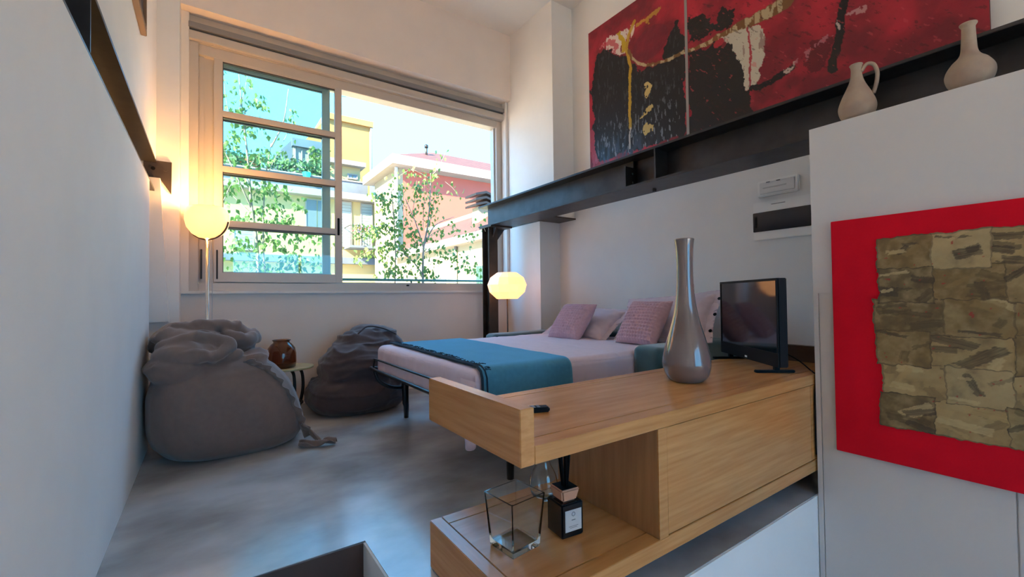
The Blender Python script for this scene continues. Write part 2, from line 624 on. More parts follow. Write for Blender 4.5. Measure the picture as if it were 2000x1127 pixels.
# window: frame, roller box, sashes
wd = struct(thing('window_1', None, None, (1.5, 4.66, 1.06)))
boxes('frame', [(-0.14, -0.07, 4.64, 4.80, 1.085, 3.249), (3.02, 3.13, 4.662, 4.80, 1.085, 3.249), (-0.0695, 3.0195, 4.66, 4.80, 3.16, 3.25),
                (-0.0695, 3.0195, 4.642, 4.80, 1.085, 1.155), (-0.0695, -0.03, 4.69, 4.712, 1.156, 3.159), (-0.07, 3.02, 4.73, 4.755, 1.155, 1.175),
                (3.00, 3.02, 4.70, 4.78, 1.155, 3.16), (-0.07, 0.05, 4.714, 4.732, 1.155, 3.20)], M_ALU, wd, 0.004)
boxes('roller_box', [(-0.14, 3.16, 4.60, 4.64, 3.255, 3.325), (-0.14, 3.16, 4.64, 4.80, 3.25, 3.475)], M_ALU, wd, 0.003)
box('roller_bar', -0.14, 3.15, 4.585, 4.64, 3.345, 3.395, M_ALUG, wd, 0.004)
boxes('casing', [(-0.205, -0.135, 4.60, 4.66, 1.085, 3.475)], M_SILL, wd, 0.003)
boxes('casing', [(3.095, 3.133, 4.56, 4.66, 1.085, 3.475)], M_SILL, wd, 0.003)
box('window_sill', -0.19, 3.134, 4.595, 4.70, 1.06, 1.085, M_SILL, wd, 0.004)


def sash(x0, x1, y0, y1, z0, z1, stile, name, bars=True):
    s = boxes(name, [(x0, x0 + stile, y0, y1, z0, z1), (x1 - stile, x1, y0, y1, z0, z1), (x0 + stile, x1 - stile, y0, y1, z1 - stile, z1),
                     (x0 + stile, x1 - stile, y0, y1, z0, z0 + stile * 1.3)], M_ALU, wd, 0.003)
    zs = [z0 + stile * 1.3, 1.69 - 0.028, 1.69 + 0.028, 2.18 - 0.027, 2.18 + 0.027, 2.678 - 0.027, 2.678 + 0.027, z1 - stile]
    for k in range(3):
        box('crossbar', x0 + stile, x1 - stile, y0, y1, zs[2 * k + 1], zs[2 * k + 2], M_ALU, s, 0.003)
    ym = (y0 + y1) / 2
    for k in range(4):
        za, zb = zs[2 * k], zs[2 * k + 1]
        box('pane', x0 + stile, x1 - stile, ym - 0.003, ym + 0.003, za, zb, M_PANE, s)
        boxes('gasket', [(x0 + stile, x1 - stile, ym - 0.012, ym + 0.012, zb - 0.012, zb), (x0 + stile, x0 + stile + 0.006, ym - 0.012, ym + 0.012, za, zb)],
              M_ALUD, s)
    return s


s1 = sash(0.04, 1.13, 4.665, 4.71, 1.165, 3.215, 0.066, 'sliding_sash')
s2 = sash(-0.06, 1.03, 4.735, 4.78, 1.165, 3.20, 0.075, 'outer_sash')
box('lock_handle', 1.082, 1.102, 4.655, 4.668, 1.65, 1.825, M_BLACK, s1, 0.003)
box('edge_handle', 0.058, 0.072, 4.658, 4.668, 1.19, 1.45, M_IRON, s1, 0.003)
box('edge_handle', -0.055, -0.042, 4.66, 4.69, 1.19, 1.45, M_IRON, wd, 0.003)
box('catch', 1.80, 1.83, 4.63, 4.645, 1.135, 1.15, M_BLACK, wd, 0.002)

# ------------------------------------------------------------------ steel
def ibeam_boxes(x0, x1, y0, y1, z0, z1, tf=0.017, tw=0.012):
    xm = (x0 + x1) / 2
    return [(x0, x1, y0, y1, z0, z0 + tf), (x0, x1, y0, y1, z1 - tf, z1), (xm - tw / 2, xm + tw / 2, y0, y1, z0 + tf, z1 - tf)]


rb = thing('steel_beam', 'dark steel I beam crossing above the bed on a steel post', 'beam', (2.79, 1.5, 1.825))
boxes('flanges_and_web', ibeam_boxes(2.644, 2.942, -1.4, 4.5, 1.825, 2.077), M_STEEL, rb, 0.002)
box('stiffener', 2.648, 2.787, 1.985, 1.997, 1.842, 2.06, M_STEEL, rb)
pl = box('splice_plate', 2.648, 2.787, 2.26, 2.272, 1.842, 2.0, M_STEEL, rb)
for z in (1.88, 1.95):
    me = lathe_mesh([(0.0001, 0), (0.009, 0), (0.009, 0.008), (0.0001, 0.008)], 6)
    me.transform(Matrix.Translation((2.72, 2.26, z)) @ Matrix.Rotation(math.pi / 2, 4, 'X'))
    add('bolt', me, M_CHROME, pl)
me = lathe_mesh([(0.0001, -0.02), (0.014, -0.02), (0.016, 0), (0.0001, 0)], 6, (2.85, 2.15, 1.825))
add('bolt', me, M_STEEL, rb)
# web cover plate: deeper flange section beyond the splice is plated closer to the room
box('web_plate', 2.755, 2.786, 2.272, 4.46, 1.842, 2.06, M_STEEL, rb)

pt = thing('steel_post', 'brown steel H post carrying the beam in front of the window', 'post', (2.725, 4.375, 0))
boxes('flanges_and_web', [(2.665, 2.785, 4.30, 4.309, 0, 1.81), (2.665, 2.785, 4.441, 4.45, 0, 1.81), (2.721, 2.729, 4.309, 4.441, 0, 1.81)], M_STEELB, pt)
box('head_plate', 2.645, 2.94, 4.22, 4.48, 1.81, 1.8245, M_STEELB, pt)
prism('gusset', [(2.786, 1.81), (2.93, 1.81), (2.786, 1.62)], 1, 4.37, 4.38, M_STEEL, pt)
prism('gusset', [(4.299, 1.81), (4.22, 1.81), (4.299, 1.70)], 0, 2.715, 2.727, M_STEEL, pt)
prism('gusset', [(2.664, 1.81), (2.645, 1.81), (2.664, 1.77)], 1, 4.36, 4.38, M_STEEL, pt)
tag(box('bearing_plate', 3.0, XR - 0.002, 3.66, 3.94, 1.869, 1.884, M_STEELB), 'flat steel bearing plate under the upper column', 'plate')

lb = thing('steel_channel', 'dark steel channel set into the white wall above the grey bean bag', 'beam', (-0.42, 1.5, 1.846))
boxes('flanges_and_web', [(-0.499, XL + 0.002, -1.4, 4.36, 2.083, 2.099), (-0.499, XL - 0.002, -1.4, 4.36, 1.846, 1.862), (-0.499, -0.475, -1.4, 4.36, 1.862, 2.083)], M_STEEL, lb)
box('stiffener', -0.475, XL, 2.05, 2.062, 1.862, 2.083, M_STEEL, lb)
ep = prism('end_plate', [(-0.41, 2.099), (-0.237, 2.099), (-0.240, 1.845), (-0.31, 1.958), (-0.41, 1.958)], 1, 4.366, 4.379, M_STEELB, lb)
for bx_, hole in ((-0.352, True), (-0.275, False)):
    me = lathe_mesh([(0.0001, 0), (0.014, 0), (0.014, 0.005), (0.0001, 0.005)], 14)
    me.transform(Matrix.Translation((bx_, 4.366, 2.035)) @ Matrix.Rotation(math.pi / 2, 4, 'X'))
    add('bolt', me, M_BLACK if hole else M_STEELB, ep)

# ------------------------------------------------------------------ closet and console
cl = thing('closet', 'tall white built-in closet with flush doors under the clay vessels', 'closet', (2.96, -0.3, ZLOW))
box('body', 2.492, XR - 0.002, -1.6, 0.942, ZLOW, 1.822, M_CLOSET, cl, 0.004)
box('upper_panel', 2.484, 2.492, -1.6, 0.942, 1.0, 1.822, M_CLOSET, cl)
box('side_strip', 2.484, 2.492, 0.921, 0.942, ZLOW, 1.0, M_CLOSET, cl)
box('door', 2.485, 2.492, 0.291, 0.917, ZLOW + 0.05, 0.996, M_CLOSET, cl, 0.001)
box('door', 2.485, 2.492, -0.345, 0.286, ZLOW + 0.05, 0.996, M_CLOSET, cl, 0.001)
box('door', 2.485, 2.492, -0.98, -0.35, ZLOW + 0.05, 0.996, M_CLOSET, cl, 0.001)

YF, YB, ZT = 0.95, 1.535, 0.595
cn = thing('wooden_console', 'long oak console with open shelf end and drawer fronts at platform edge', 'console', (1.8, 1.24, 0))
box('plinth', 0.80, 2.85, 1.10, 1.5, 0.0, 0.116, M_BLACK, cn)
tp = box('top', 0.728, 2.90, YF + 0.062, YB - 0.062, ZT - 0.05, ZT, M_WOOD, cn, 0.0015)
box('top_edge', 0.728, 2.90, YF, YF + 0.059, ZT - 0.05, ZT, M_WOOD, cn, 0.0015)
box('top_edge', 0.728, 2.90, YB - 0.059, YB, ZT - 0.05, ZT, M_WOOD, cn, 0.0015)
box('top_core', 0.73, 2.895, YF + 0.01, YB - 0.01, ZT - 0.048, ZT - 0.004, M_GROOVE, cn)
box('upstand', 0.680, 0.7275, YF, YB, 0.545, 0.700, M_WOODY, cn, 0.002)
box('end_upstand', 2.90, 2.945, YF + 0.002, YB, 0.12, 0.690, M_WOODD, cn, 0.002)
box('shelf', 0.728, 2.90, YF + 0.062, YB - 0.062, 0.120, 0.172, M_WOOD, cn, 0.0015)
box('shelf_edge', 0.728, 2.90, YF, YF + 0.059, 0.116, 0.172, M_WOOD, cn, 0.0015)
box('shelf_edge', 0.728, 2.90, YB - 0.059, YB, 0.116, 0.172, M_WOOD, cn, 0.0015)
box('shelf_core', 0.73, 2.895, YF + 0.01, YB - 0.01, 0.119, 0.168, M_GROOVE, cn)
box('end_panel', 0.680, 0.7255, YF, YB, 0.002, 0.172, M_WOODY, cn, 0.002)
box('side_panel', 1.256, 1.303, YF + 0.004, YB - 0.06, 0.172, ZT - 0.05, M_WOODZ, cn, 0.0015)
box('front_stile', 1.2562, 1.3032, YF + 0.001, YF + 0.006, 0.173, ZT - 0.051, M_WOOD, cn)
box('carcass', 1.303, 2.90, YF + 0.02, YB - 0.06, 0.172, ZT - 0.05, M_GROOVE, cn)
box('drawer_front', 1.306, 2.45, YF + 0.003, YF + 0.02, 0.175, ZT - 0.053, M_WOOD, cn, 0.001)
box('drawer_front', 2.453, 2.90, YF + 0.003, YF + 0.02, 0.175, ZT - 0.053, M_WOOD, cn, 0.001)

# ------------------------------------------------------------------ things on the console
prof = [(0.0, 0), (0.062, 0), (0.078, 0.004), (0.098, 0.03), (0.1085, 0.07), (0.108, 0.10), (0.100, 0.145), (0.086, 0.20), (0.070, 0.255),
        (0.056, 0.31), (0.046, 0.37), (0.040, 0.43), (0.037, 0.50), (0.0375, 0.57), (0.0405, 0.63), (0.044, 0.662), (0.0445, 0.668), (0.040, 0.668),
        (0.036, 0.63), (0.032, 0.50), (0.032, 0.40), (0.032, 0.34), (0.0, 0.32)]
sp = spline([(r, 0, z) for r, z in prof], 4)
tag(add('bottle_vase', lathe_mesh([(max(p.x, 0.0), p.z) for p in sp], 48, (1.858, 1.239, ZT + 0.0005), cap=False), M_CERAM, smooth=True),
    'tall glossy taupe ceramic vase with a slender neck on the console', 'vase')

# television: local frame, x along the width, screen faces local +y
pn, pf = Vector((2.345, 1.045)), Vector((2.735, 1.565))
d = (pf - pn).normalized()
ang = math.atan2(d.y, d.x)
tv = thing('television', 'black flat television on two feet at the console end', 'television', (*((pn + pf) / 2), ZT), ang)
L = (pf - pn).length / 2
bm = bmesh.new()
bm_box(bm, -L, L, -0.045, 0.0, 0.035, 0.485, 0.004)
add('housing', bm_mesh(bm), M_BLACK, tv, True)
boxes('bezel', [(-L, L, 0.0, 0.006, 0.472, 0.485), (-L, L, 0.0, 0.006, 0.035, 0.105), (-L, -L + 0.012, 0.0, 0.006, 0.105, 0.472),
                (L - 0.012, L, 0.0, 0.006, 0.105, 0.472)], M_BLACK, tv, 0.001, True)
box('screen', -L + 0.012, L - 0.012, 0.0, 0.003, 0.105, 0.472, M_SCREEN, tv, 0, True)
box('back_cover', -L + 0.06, L - 0.06, -0.075, -0.045, 0.07, 0.30, M_BLACK, tv, 0.01, True)
box('logo', -0.012, 0.012, 0.006, 0.0075, 0.045, 0.055, M_WHITEP, tv, 0, True)
for sx in (-1, 1):
    bm = bmesh.new()
    bm_box(bm, sx * (L - 0.07) - 0.014, sx * (L - 0.07) + 0.014, -0.11, 0.085, 0.0005, 0.014, 0.003)
    bm_box(bm, sx * (L - 0.07) - 0.012, sx * (L - 0.07) + 0.012, -0.035, -0.01, 0.012, 0.05, 0.002)
    add('foot', bm_mesh(bm), M_BLACK, tv, True)
tag(tube('power_cable', spline([(2.56, 1.11, 0.68), (2.60, 1.06, 0.64), (2.575, 1.0, 0.603), (2.53, 0.97, 0.601), (2.500, 0.9465, 0.58), (2.482, 0.9455, 0.46), (2.482, 0.9455, 0.20)], 8), 0.0032, M_BLACK),
    'thin black power cable hanging beside the television', 'cable')

rm = thing('remote_control', 'small black remote control lying behind the console upstand', 'remote', (0.965, 1.225, ZT), math.radians(-22))
bm = bmesh.new()
bm_box(bm, -0.10, 0.03, -0.02, 0.02, 0.0005, 0.018, 0.004)
add('body', bm_mesh(bm), M_BLACK, rm, True)
for i in range(5):
    for j in range(3):
        box('button', -0.085 + i * 0.018, -0.075 + i * 0.018, -0.013 + j * 0.010, -0.006 + j * 0.010, 0.018, 0.0195, M_ALUG, rm, 0, True)

# square glass vase
ZS = 0.1725
a0, a1 = 0.059, 0.073
gv = thing('square_glass_vase', 'empty clear square glass vase standing on the console shelf', 'vase', (0.842, 1.215, ZS), math.radians(6))


def frustum(w0, w1, z0, z1):
    return [(-w0, -w0, z0), (w0, -w0, z0), (w0, w0, z0), (-w0, w0, z0), (-w1, -w1, z1), (w1, -w1, z1), (w1, w1, z1), (-w1, w1, z1)]


h = 0.178
vo = frustum(a0, a1, 0.0006, h)
vi = frustum(a0 - 0.007, a1 - 0.005, 0.022, h)
fs = [(0, 3, 2, 1)] + [(i, (i + 1) % 4, 4 + (i + 1) % 4, 4 + i) for i in range(4)]
fi = [(8, 9, 10, 11)] + [(8 + (i + 1) % 4, 8 + i, 12 + i, 12 + (i + 1) % 4) for i in range(4)]
rimf = [(4 + i, 4 + (i + 1) % 4, 12 + (i + 1) % 4, 12 + i) for i in range(4)]
bm = bmesh.new()
vv = [bm.verts.new(v) for v in vo + vi]
for f in fs + fi + rimf: bm.faces.new([vv[k] for k in f])
bm.edges.ensure_lookup_table()
bmesh.ops.bevel(bm, geom=[e for e in bm.edges], offset=0.002, segments=2, affect='EDGES')
add('glass_body', bm_mesh(bm), M_GLASS, gv, True, smooth=False)

# reed diffuser
df = thing('reed_diffuser', 'black square reed diffuser bottle with a white label on the shelf', 'diffuser', (1.037, 1.183, ZS), math.radians(-6))
bm = bmesh.new()
bm_box(bm, -0.046, 0.046, -0.046, 0.046, 0.0005, 0.116, 0.005)
add('bottle', bm_mesh(bm), mat('black_gloss_glass', (0.006, 0.006, 0.008), 0.12, spec=0.4), df, True)
lab = box('label', -0.032, 0.036, -0.0468, -0.0462, 0.022, 0.094, M_LABEL, df, 0, True)
me = lathe_mesh([(0.0055, 0), (0.0075, 0), (0.0075, 0.0003), (0.0055, 0.0003), (0.0055, 0)], 20, cap=False)
me.transform(Matrix.Translation((0.002, -0.0468, 0.079)) @ Matrix.Rotation(math.pi / 2, 4, 'X'))
add('emblem', me, M_INK, lab, True)
boxes('lettering', [(-0.006, 0.010, -0.0471, -0.0468, 0.058, 0.061), (-0.018, 0.022, -0.0471, -0.0468, 0.038, 0.0394), (-0.013, 0.017, -0.0471, -0.0468, 0.033, 0.0344)],
      M_INK, lab, 0, True)
bm = bmesh.new()
vv = [bm.verts.new(v) for v in frustum(0.030, 0.040, 0.116, 0.160)]
for f in fs + [(4, 5, 6, 7)]: bm.faces.new([vv[k] for k in f])
bmesh.ops.bevel(bm, geom=bm.edges[:], offset=0.006, segments=3, affect='EDGES')
cp = add('cap', bm_mesh(bm), M_CAP, df, True)
box('cap_insert', -0.033, 0.033, -0.033, 0.033, 0.158, 0.1615, M_BLACK, cp, 0.001, True)
random.seed(4)
for i in range(7):
    a = i * 0.9
    tube('reed', [(0.008 * math.cos(a), 0.008 * math.sin(a), 0.155), (0.026 * math.cos(a), 0.026 * math.sin(a), 0.33 + 0.02 * random.random())], 0.004, M_BLACK, df, 6, local=True)

prof = [(0.0, 0.001), (0.03, 0.001), (0.05, 0.02), (0.058, 0.06), (0.052, 0.10), (0.032, 0.14), (0.026, 0.18), (0.034, 0.215), (0.032, 0.215), (0.0245, 0.18),
        (0.03, 0.14), (0.0495, 0.10), (0.0555, 0.06), (0.047, 0.021), (0.0, 0.012)]
sp = spline([(r, 0, z) for r, z in prof], 3)
tag(add('glass_carafe', lathe_mesh([(max(p.x, 0), p.z) for p in sp], 36, (1.13, 1.42, ZS), cap=False), M_GLASS, smooth=True),
    'round clear glass carafe behind the black diffuser on the shelf', 'carafe')

# ------------------------------------------------------------------ things on the closet and walls
ZK = 1.8225
prof = [(0.0, 0), (0.04, 0), (0.062, 0.02), (0.074, 0.055), (0.072, 0.085), (0.058, 0.125), (0.042, 0.16), (0.030, 0.19), (0.023, 0.22), (0.021, 0.25),
        (0.024, 0.268), (0.027, 0.273), (0.023, 0.274), (0.017, 0.255), (0.0, 0.24)]
sp = spline([(r, 0, z) for r, z in prof], 4)
jg = thing('clay_jug', 'small pale clay jug with a loop handle on the closet', 'jug', (2.563, 0.765, ZK))
add('body', lathe_mesh([(max(p.x, 0), p.z) for p in sp], 36, cap=False), M_CLAY, jg, True, True)
hd = Vector((0.10, -0.995, 0)).normalized()
hp = [hd * 0.018 + Vector((0, 0, 0.235)), hd * 0.04 + Vector((0, 0, 0.262)), hd * 0.066 + Vector((0, 0, 0.25)), hd * 0.078 + Vector((0, 0, 0.21)),
      hd * 0.075 + Vector((0, 0, 0.165)), hd * 0.062 + Vector((0, 0, 0.115))]
tube('handle', spline(hp, 6), 0.0085, M_CLAY, jg, 10, local=True)
prof = [(0.0, 0), (0.04, 0), (0.066, 0.03), (0.0755, 0.062), (0.072, 0.088), (0.055, 0.118), (0.036, 0.138), (0.026, 0.16), (0.023, 0.20), (0.021, 0.25),
        (0.0215, 0.262), (0.027, 0.272), (0.026, 0.277), (0.018, 0.27), (0.014, 0.24), (0.0, 0.22)]
sp = spline([(r, 0, z) for r, z in prof], 4)
tag(add('clay_bottle', lathe_mesh([(max(p.x, 0), p.z) for p in sp], 36, (2.563, 0.386, ZK), cap=False), M_CLAY, smooth=True),
    'pale clay bottle with a straight thin neck and no handle', 'bottle')

# emergency light and electrical panel
em = thing('emergency_light', 'white rectangular emergency light on the wall under the beam', 'light', (XR, 1.505, 1.725))
box('housing', XR - 0.032, XR - 0.0005, 1.365, 1.645, 1.725, 1.845, M_WHITEP, em, 0.006)
box('lens', XR - 0.040, XR - 0.032, 1.385, 1.625, 1.742, 1.828, mat('frosted_lens', (0.78, 0.77, 0.75), 0.25), em, 0.004)
box('tube_lamp', XR - 0.0425, XR - 0.040, 1.44, 1.60, 1.782, 1.79, M_LABEL, em)
box('clip', XR - 0.043, XR - 0.040, 1.55, 1.575, 1.822, 1.828, M_INK, em)
box('clip', XR - 0.043, XR - 0.040, 1.48, 1.505, 1.822, 1.828, M_INK, em)
el = thing('electrical_panel', 'flush electrical panel with a dark door below the emergency light', 'electrical panel', (XR, 1.49, 1.40))
box('plate', XR - 0.014, XR - 0.0005, 1.29, 1.687, 1.405, 1.69, M_WHITEP, el, 0.004)
box('door', XR - 0.022, XR - 0.014, 1.295, 1.687, 1.468, 1.613, mat('smoked_door', (0.012, 0.014, 0.022), 0.12), el, 0.003)
box('hinge_block', XR - 0.0235, XR - 0.022, 1.655, 1.675, 1.50, 1.58, M_BLACK, el)
box('slot', XR - 0.0155, XR - 0.014, 1.46, 1.556, 1.661, 1.665, M_INK, el)

# small frame on the left wall
fr = thing('picture_frame', 'wooden picture frame hung high on the wall above the steel channel', 'picture frame', (XL, 2.95, 2.60))
boxes('moulding', [(XL + 0.0005, XL + 0.03, 2.50, 3.40, 2.60, 2.64), (XL + 0.0005, XL + 0.03, 2.50, 3.40, 3.26, 3.30), (XL + 0.0005, XL + 0.03, 2.50, 2.54, 2.64, 3.26),
                   (XL + 0.0005, XL + 0.03, 3.36, 3.40, 2.64, 3.26)], mat('brown_frame_wood', (0.22, 0.13, 0.08), 0.4), fr, 0.003)
box('picture', XL + 0.0005, XL + 0.015, 2.54, 3.36, 2.64, 3.26, mat('dark_print', (0.05, 0.05, 0.06), 0.3, var=0.6, scale=4), fr)


# ---- value noise for the painted canvases
def vnoise(x, y, seed=0):
    rs = np.random.RandomState(seed)
    T = rs.rand(64, 64)
    xi, yi = np.floor(x).astype(int), np.floor(y).astype(int)
    fx, fy = x - xi, y - yi
    fx = fx * fx * (3 - 2 * fx)
    fy = fy * fy * (3 - 2 * fy)
    g = lambda a, b: T[a % 64, b % 64]
    return (g(xi, yi) * (1 - fx) * (1 - fy) + g(xi + 1, yi) * fx * (1 - fy) + g(xi, yi + 1) * (1 - fx) * fy + g(xi + 1, yi + 1) * fx * fy)


def fbm(x, y, seed=0, o=4):
    s, a, t = 0, 1, 0
    for k in range(o):
        s = s + a * vnoise(x * 2 ** k, y * 2 ** k, seed + k)
        t += a
        a *= 0.55
    return s / t


def seg_dist(u, v, pts):
    """distance to a polyline and the parameter along it"""
    best = np.full(u.shape, 1e9)
    for (x0, y0), (x1, y1) in zip(pts[:-1], pts[1:]):
        dx, dy = x1 - x0, y1 - y0
        t = np.clip(((u - x0) * dx + (v - y0) * dy) / (dx * dx + dy * dy + 1e-12), 0, 1)
        best = np.minimum(best, np.hypot(u - x0 - t * dx, v - y0 - t * dy))
    return best


def in_poly(u, v, poly):
    r = np.zeros(u.shape, bool)
    n = len(poly)
    for i in range(n):
        (x0, y0), (x1, y1) = poly[i], poly[(i + 1) % n]
        c = ((y0 > v) != (y1 > v)) & (u < (x1 - x0) * (v - y0) / (y1 - y0 + 1e-12) + x0)
        r ^= c
    return r


P_black1 = [(0.159, 3.564), (0.311, 3.52), (0.44, 3.437), (0.522, 3.368), (0.574, 3.261), (0.691, 3.178), (0.864, 3.122), (0.959, 3.14), (0.95, 3.255), (1.021, 3.36), (1.1, 3.436), (1.124, 3.326), (1.161, 3.259), (1.15, 2.391), (0.848, 2.384), (0.542, 2.408), (0.07, 2.446), (0.011, 2.7), (0.054, 2.876), (0.034, 3.168), (0.043, 3.403), (0.1, 3.496)]
P_white1 = [(0.16, 3.645), (0.239, 3.688), (0.373, 3.655), (0.473, 3.638), (0.556, 3.64), (0.597, 3.662), (0.636, 3.641), (0.594, 3.555), (0.553, 3.51), (0.523, 3.415), (0.44, 3.454), (0.34, 3.52), (0.221, 3.546)]
P_yellow1 = [(0.402, 3.652), (0.459, 3.645), (0.525, 3.48), (0.537, 3.398), (0.483, 3.467)]
P_yline = [(0.624, 3.669), (0.546, 3.568), (0.524, 3.459), (0.561, 3.267), (0.555, 2.988), (0.547, 2.644)]
P_wline = [(0.547, 2.644), (0.548, 2.45)]
P_arc = [(0.551, 3.413), (0.589, 3.32), (0.679, 3.225), (0.816, 3.158), (0.958, 3.13), (1.158, 3.111), (1.341, 3.095), (1.493, 3.093), (1.668, 3.09), (1.83, 3.088), (1.98, 3.094)]
P_gold1 = [(0.713, 3.01), (0.768, 3.008), (0.812, 2.959), (0.806, 2.91), (0.761, 2.876), (0.736, 2.896), (0.717, 2.956)]
P_gold2 = [(0.66, 2.703), (0.733, 2.761), (0.808, 2.786), (0.824, 2.729), (0.732, 2.71)]
P_gold3 = [(0.691, 2.608), (0.73, 2.637), (0.779, 2.606), (0.823, 2.585), (0.817, 2.526), (0.727, 2.502), (0.698, 2.543)]
P_black2 = [(1.198, 3.422), (1.288, 3.374), (1.403, 3.266), (1.45, 3.241), (1.46, 3.298), (1.525, 3.325), (1.578, 3.287), (1.605, 3.184), (1.548, 3.144), (1.401, 3.166), (1.253, 3.166), (1.193, 3.167)]
P_black3 = [(1.191, 3.101), (1.36, 3.067), (1.464, 3.062), (1.518, 2.992), (1.562, 2.996), (1.612, 2.859), (1.644, 2.784), (1.66, 2.726), (1.657, 2.582), (1.698, 2.557), (1.728, 2.42), (1.717, 2.314), (1.174, 2.345)]
P_white2 = [(1.483, 3.085), (1.582, 3.074), (1.684, 3.06), (1.75, 3.039), (1.823, 3.004), (1.811, 2.809), (1.801, 2.648), (1.739, 2.566), (1.687, 2.57), (1.657, 2.582), (1.657, 2.728), (1.636, 2.805), (1.603, 2.863), (1.57, 2.923), (1.579, 2.962), (1.536, 3.018)]
P_drip = [(1.697, 3.049), (1.711, 2.924), (1.711, 2.755), (1.71, 2.586)]
P_redspot = [(1.482, 3.044), (1.454, 3.04)]
P_swoosh = [(1.715, 2.571), (1.779, 2.55), (1.849, 2.555), (1.925, 2.579), (2.005, 2.605)]
P_swwhite = [(1.969, 2.592), (2.012, 2.621)]
P_brush_yel = [(0.675, 3.62), (0.777, 3.609), (0.888, 3.642)]
P_stripe = [(2.334, 2.907), (2.314, 2.832), (2.294, 2.727), (2.273, 2.592), (2.252, 2.484)]
P_stripew = [(2.34, 2.904), (2.32, 2.828), (2.3, 2.738)]
P_dark2 = [(2.116, 2.704), (2.181, 2.702), (2.25, 2.661), (2.241, 2.533), (2.189, 2.497), (2.098, 2.506), (2.073, 2.593)]
P_w3 = [(2.378, 2.797), (2.435, 2.794)]
P_scr = [(2.032, 2.627), (2.128, 2.667), (2.219, 2.684)]


def abstract_painting(u, v):
    """colours of the big abstract: u runs along the wall, v is the height"""
    wx = (fbm(u * 9, v * 9, 1) - 0.5) * 0.10 + (fbm(u * 40, v * 40, 5, 3) - 0.5) * 0.04
    wy = (fbm(u * 9, v * 9, 11) - 0.5) * 0.12 + (fbm(u * 40, v * 40, 15, 3) - 0.5) * 0.05
    U, V = u + wx, v + wy
    n1 = fbm(u * 5, v * 5, 21)
    n2 = fbm(u * 30, v * 8, 31, 4)
    c = np.empty(u.shape + (3,))
    k = np.clip((n1 - 0.3) * 2.2, 0, 1)[..., None]
    c[:] = sl(120, 16, 34) * (1 - k) + sl(186, 30, 52) * k
    def put(mask, col, a=1.0):
        m = (mask.astype(float) * a)[..., None]
        c[:] = c * (1 - m) + col * m
    put(in_poly(U, V, P_dark2), sl(70, 12, 22), 0.7)
    blk = sl(14, 11, 13)
    put(in_poly(U, V, P_black1), blk)
    put(in_poly(U, V, P_black2), blk)
    put(in_poly(U, V, P_black3), blk)
    low = np.clip((2.72 - v) / 0.3, 0, 1) * np.clip((0.95 - u) / 0.4, 0, 1) * (u > 0.09)
    put(n2 > 0.42, sl(58, 72, 92), 1.0 * low * np.clip((n2 - 0.40) * 4, 0, 1))
    put(((fbm(u * 60, v * 14, 41, 3) > 0.68) & (u < 1.1) & in_poly(U, V, P_black1)), sl(150, 155, 165), 0.8 * np.clip((3.0 - v) * 1.5, 0.1, 1))
    put((seg_dist(U, V, [(0.05, 2.75), (0.06, 2.45)]) < 0.035), sl(190, 70, 90), 0.8)
    put(in_poly(U, V, P_white1) & (n2 > 0.36), sl(214, 196, 186))
    put((seg_dist(U, V, [(0.19, 3.63), (0.3, 3.62), (0.4, 3.52)]) < 0.03), sl(190, 40, 60), 0.8)
    put(in_poly(U, V, P_yellow1), sl(196, 160, 30))
    put(seg_dist(u + wx * 0.25, v, P_yline) < 0.013 + 0.012 * n1, sl(190, 150, 34), 0.9)
    put(seg_dist(u + wx * 0.3, v, P_wline) < 0.010, sl(190, 185, 180), 0.8)
    put(seg_dist(U, V, P_brush_yel) < 0.03, sl(196, 150, 50), 0.8)
    da = seg_dist(u + wx * 0.35, v + wy * 0.35, P_arc)
    wd_ = 0.016 + 0.030 * np.clip((u - 1.3) / 0.5, 0, 1)
    put(da < wd_, sl(120, 84, 40), 0.95)
    put((da < wd_ * 0.9) & (n2 > 0.52), sl(188, 168, 130), 0.9)
    put(((u - 0.80) ** 2 / 0.20 ** 2 + (v - 3.37) ** 2 / 0.15 ** 2) < 1, sl(104, 18, 40), 0.55)
    for g in (P_gold1, P_gold2, P_gold3):
        put(in_poly(u + wx * 0.5, v + wy * 0.5, g) & (fbm(u * 34, v * 34, 51, 2) > 0.36), sl(196, 170, 104))
    put(in_poly(U * 0.6 + u * 0.4, V * 0.6 + v * 0.4, P_white2), sl(196, 186, 168))
    put(in_poly(U, V, P_white2) & (n2 < 0.36), sl(120, 60, 60), 0.6)
    put(seg_dist(u + wx * 0.4, v, P_drip) < 0.008, sl(170, 50, 60))
    put(seg_dist(u, v, P_redspot) < 0.03, sl(170, 28, 48))
    put(seg_dist(U * 0.3 + u * 0.7, v + wy * 0.3, P_swoosh) < 0.022, blk)
    put(seg_dist(U, V, P_swwhite) < 0.016, sl(200, 180, 165), 0.9)
    put(seg_dist(u + wx * 0.4, v, P_stripe) < 0.026, blk)
    put((seg_dist(u + wx * 0.7, v, P_stripew) < 0.012) & (n2 > 0.45), sl(190, 170, 160))
    put((seg_dist(U, V, P_w3) < 0.014) & (n2 > 0.4), sl(190, 140, 140), 0.8)
    put((seg_dist(U, V, P_scr) < 0.02) & (n2 > 0.5), sl(180, 110, 120), 0.8)
    scr = fbm((u + v) * 40, (u - v) * 12, 61, 3)
    put((scr > 0.72) & (u > 1.2), sl(60, 10, 16), 0.55)
    put((scr < 0.22) & (u > 1.2), sl(205, 70, 80), 0.45)
    return c


M_PAINT = mat_attr('oil_paint', 0.42, 0.25)
M_CANV = mat('canvas_edge', (0.10, 0.03, 0.03), 0.8)


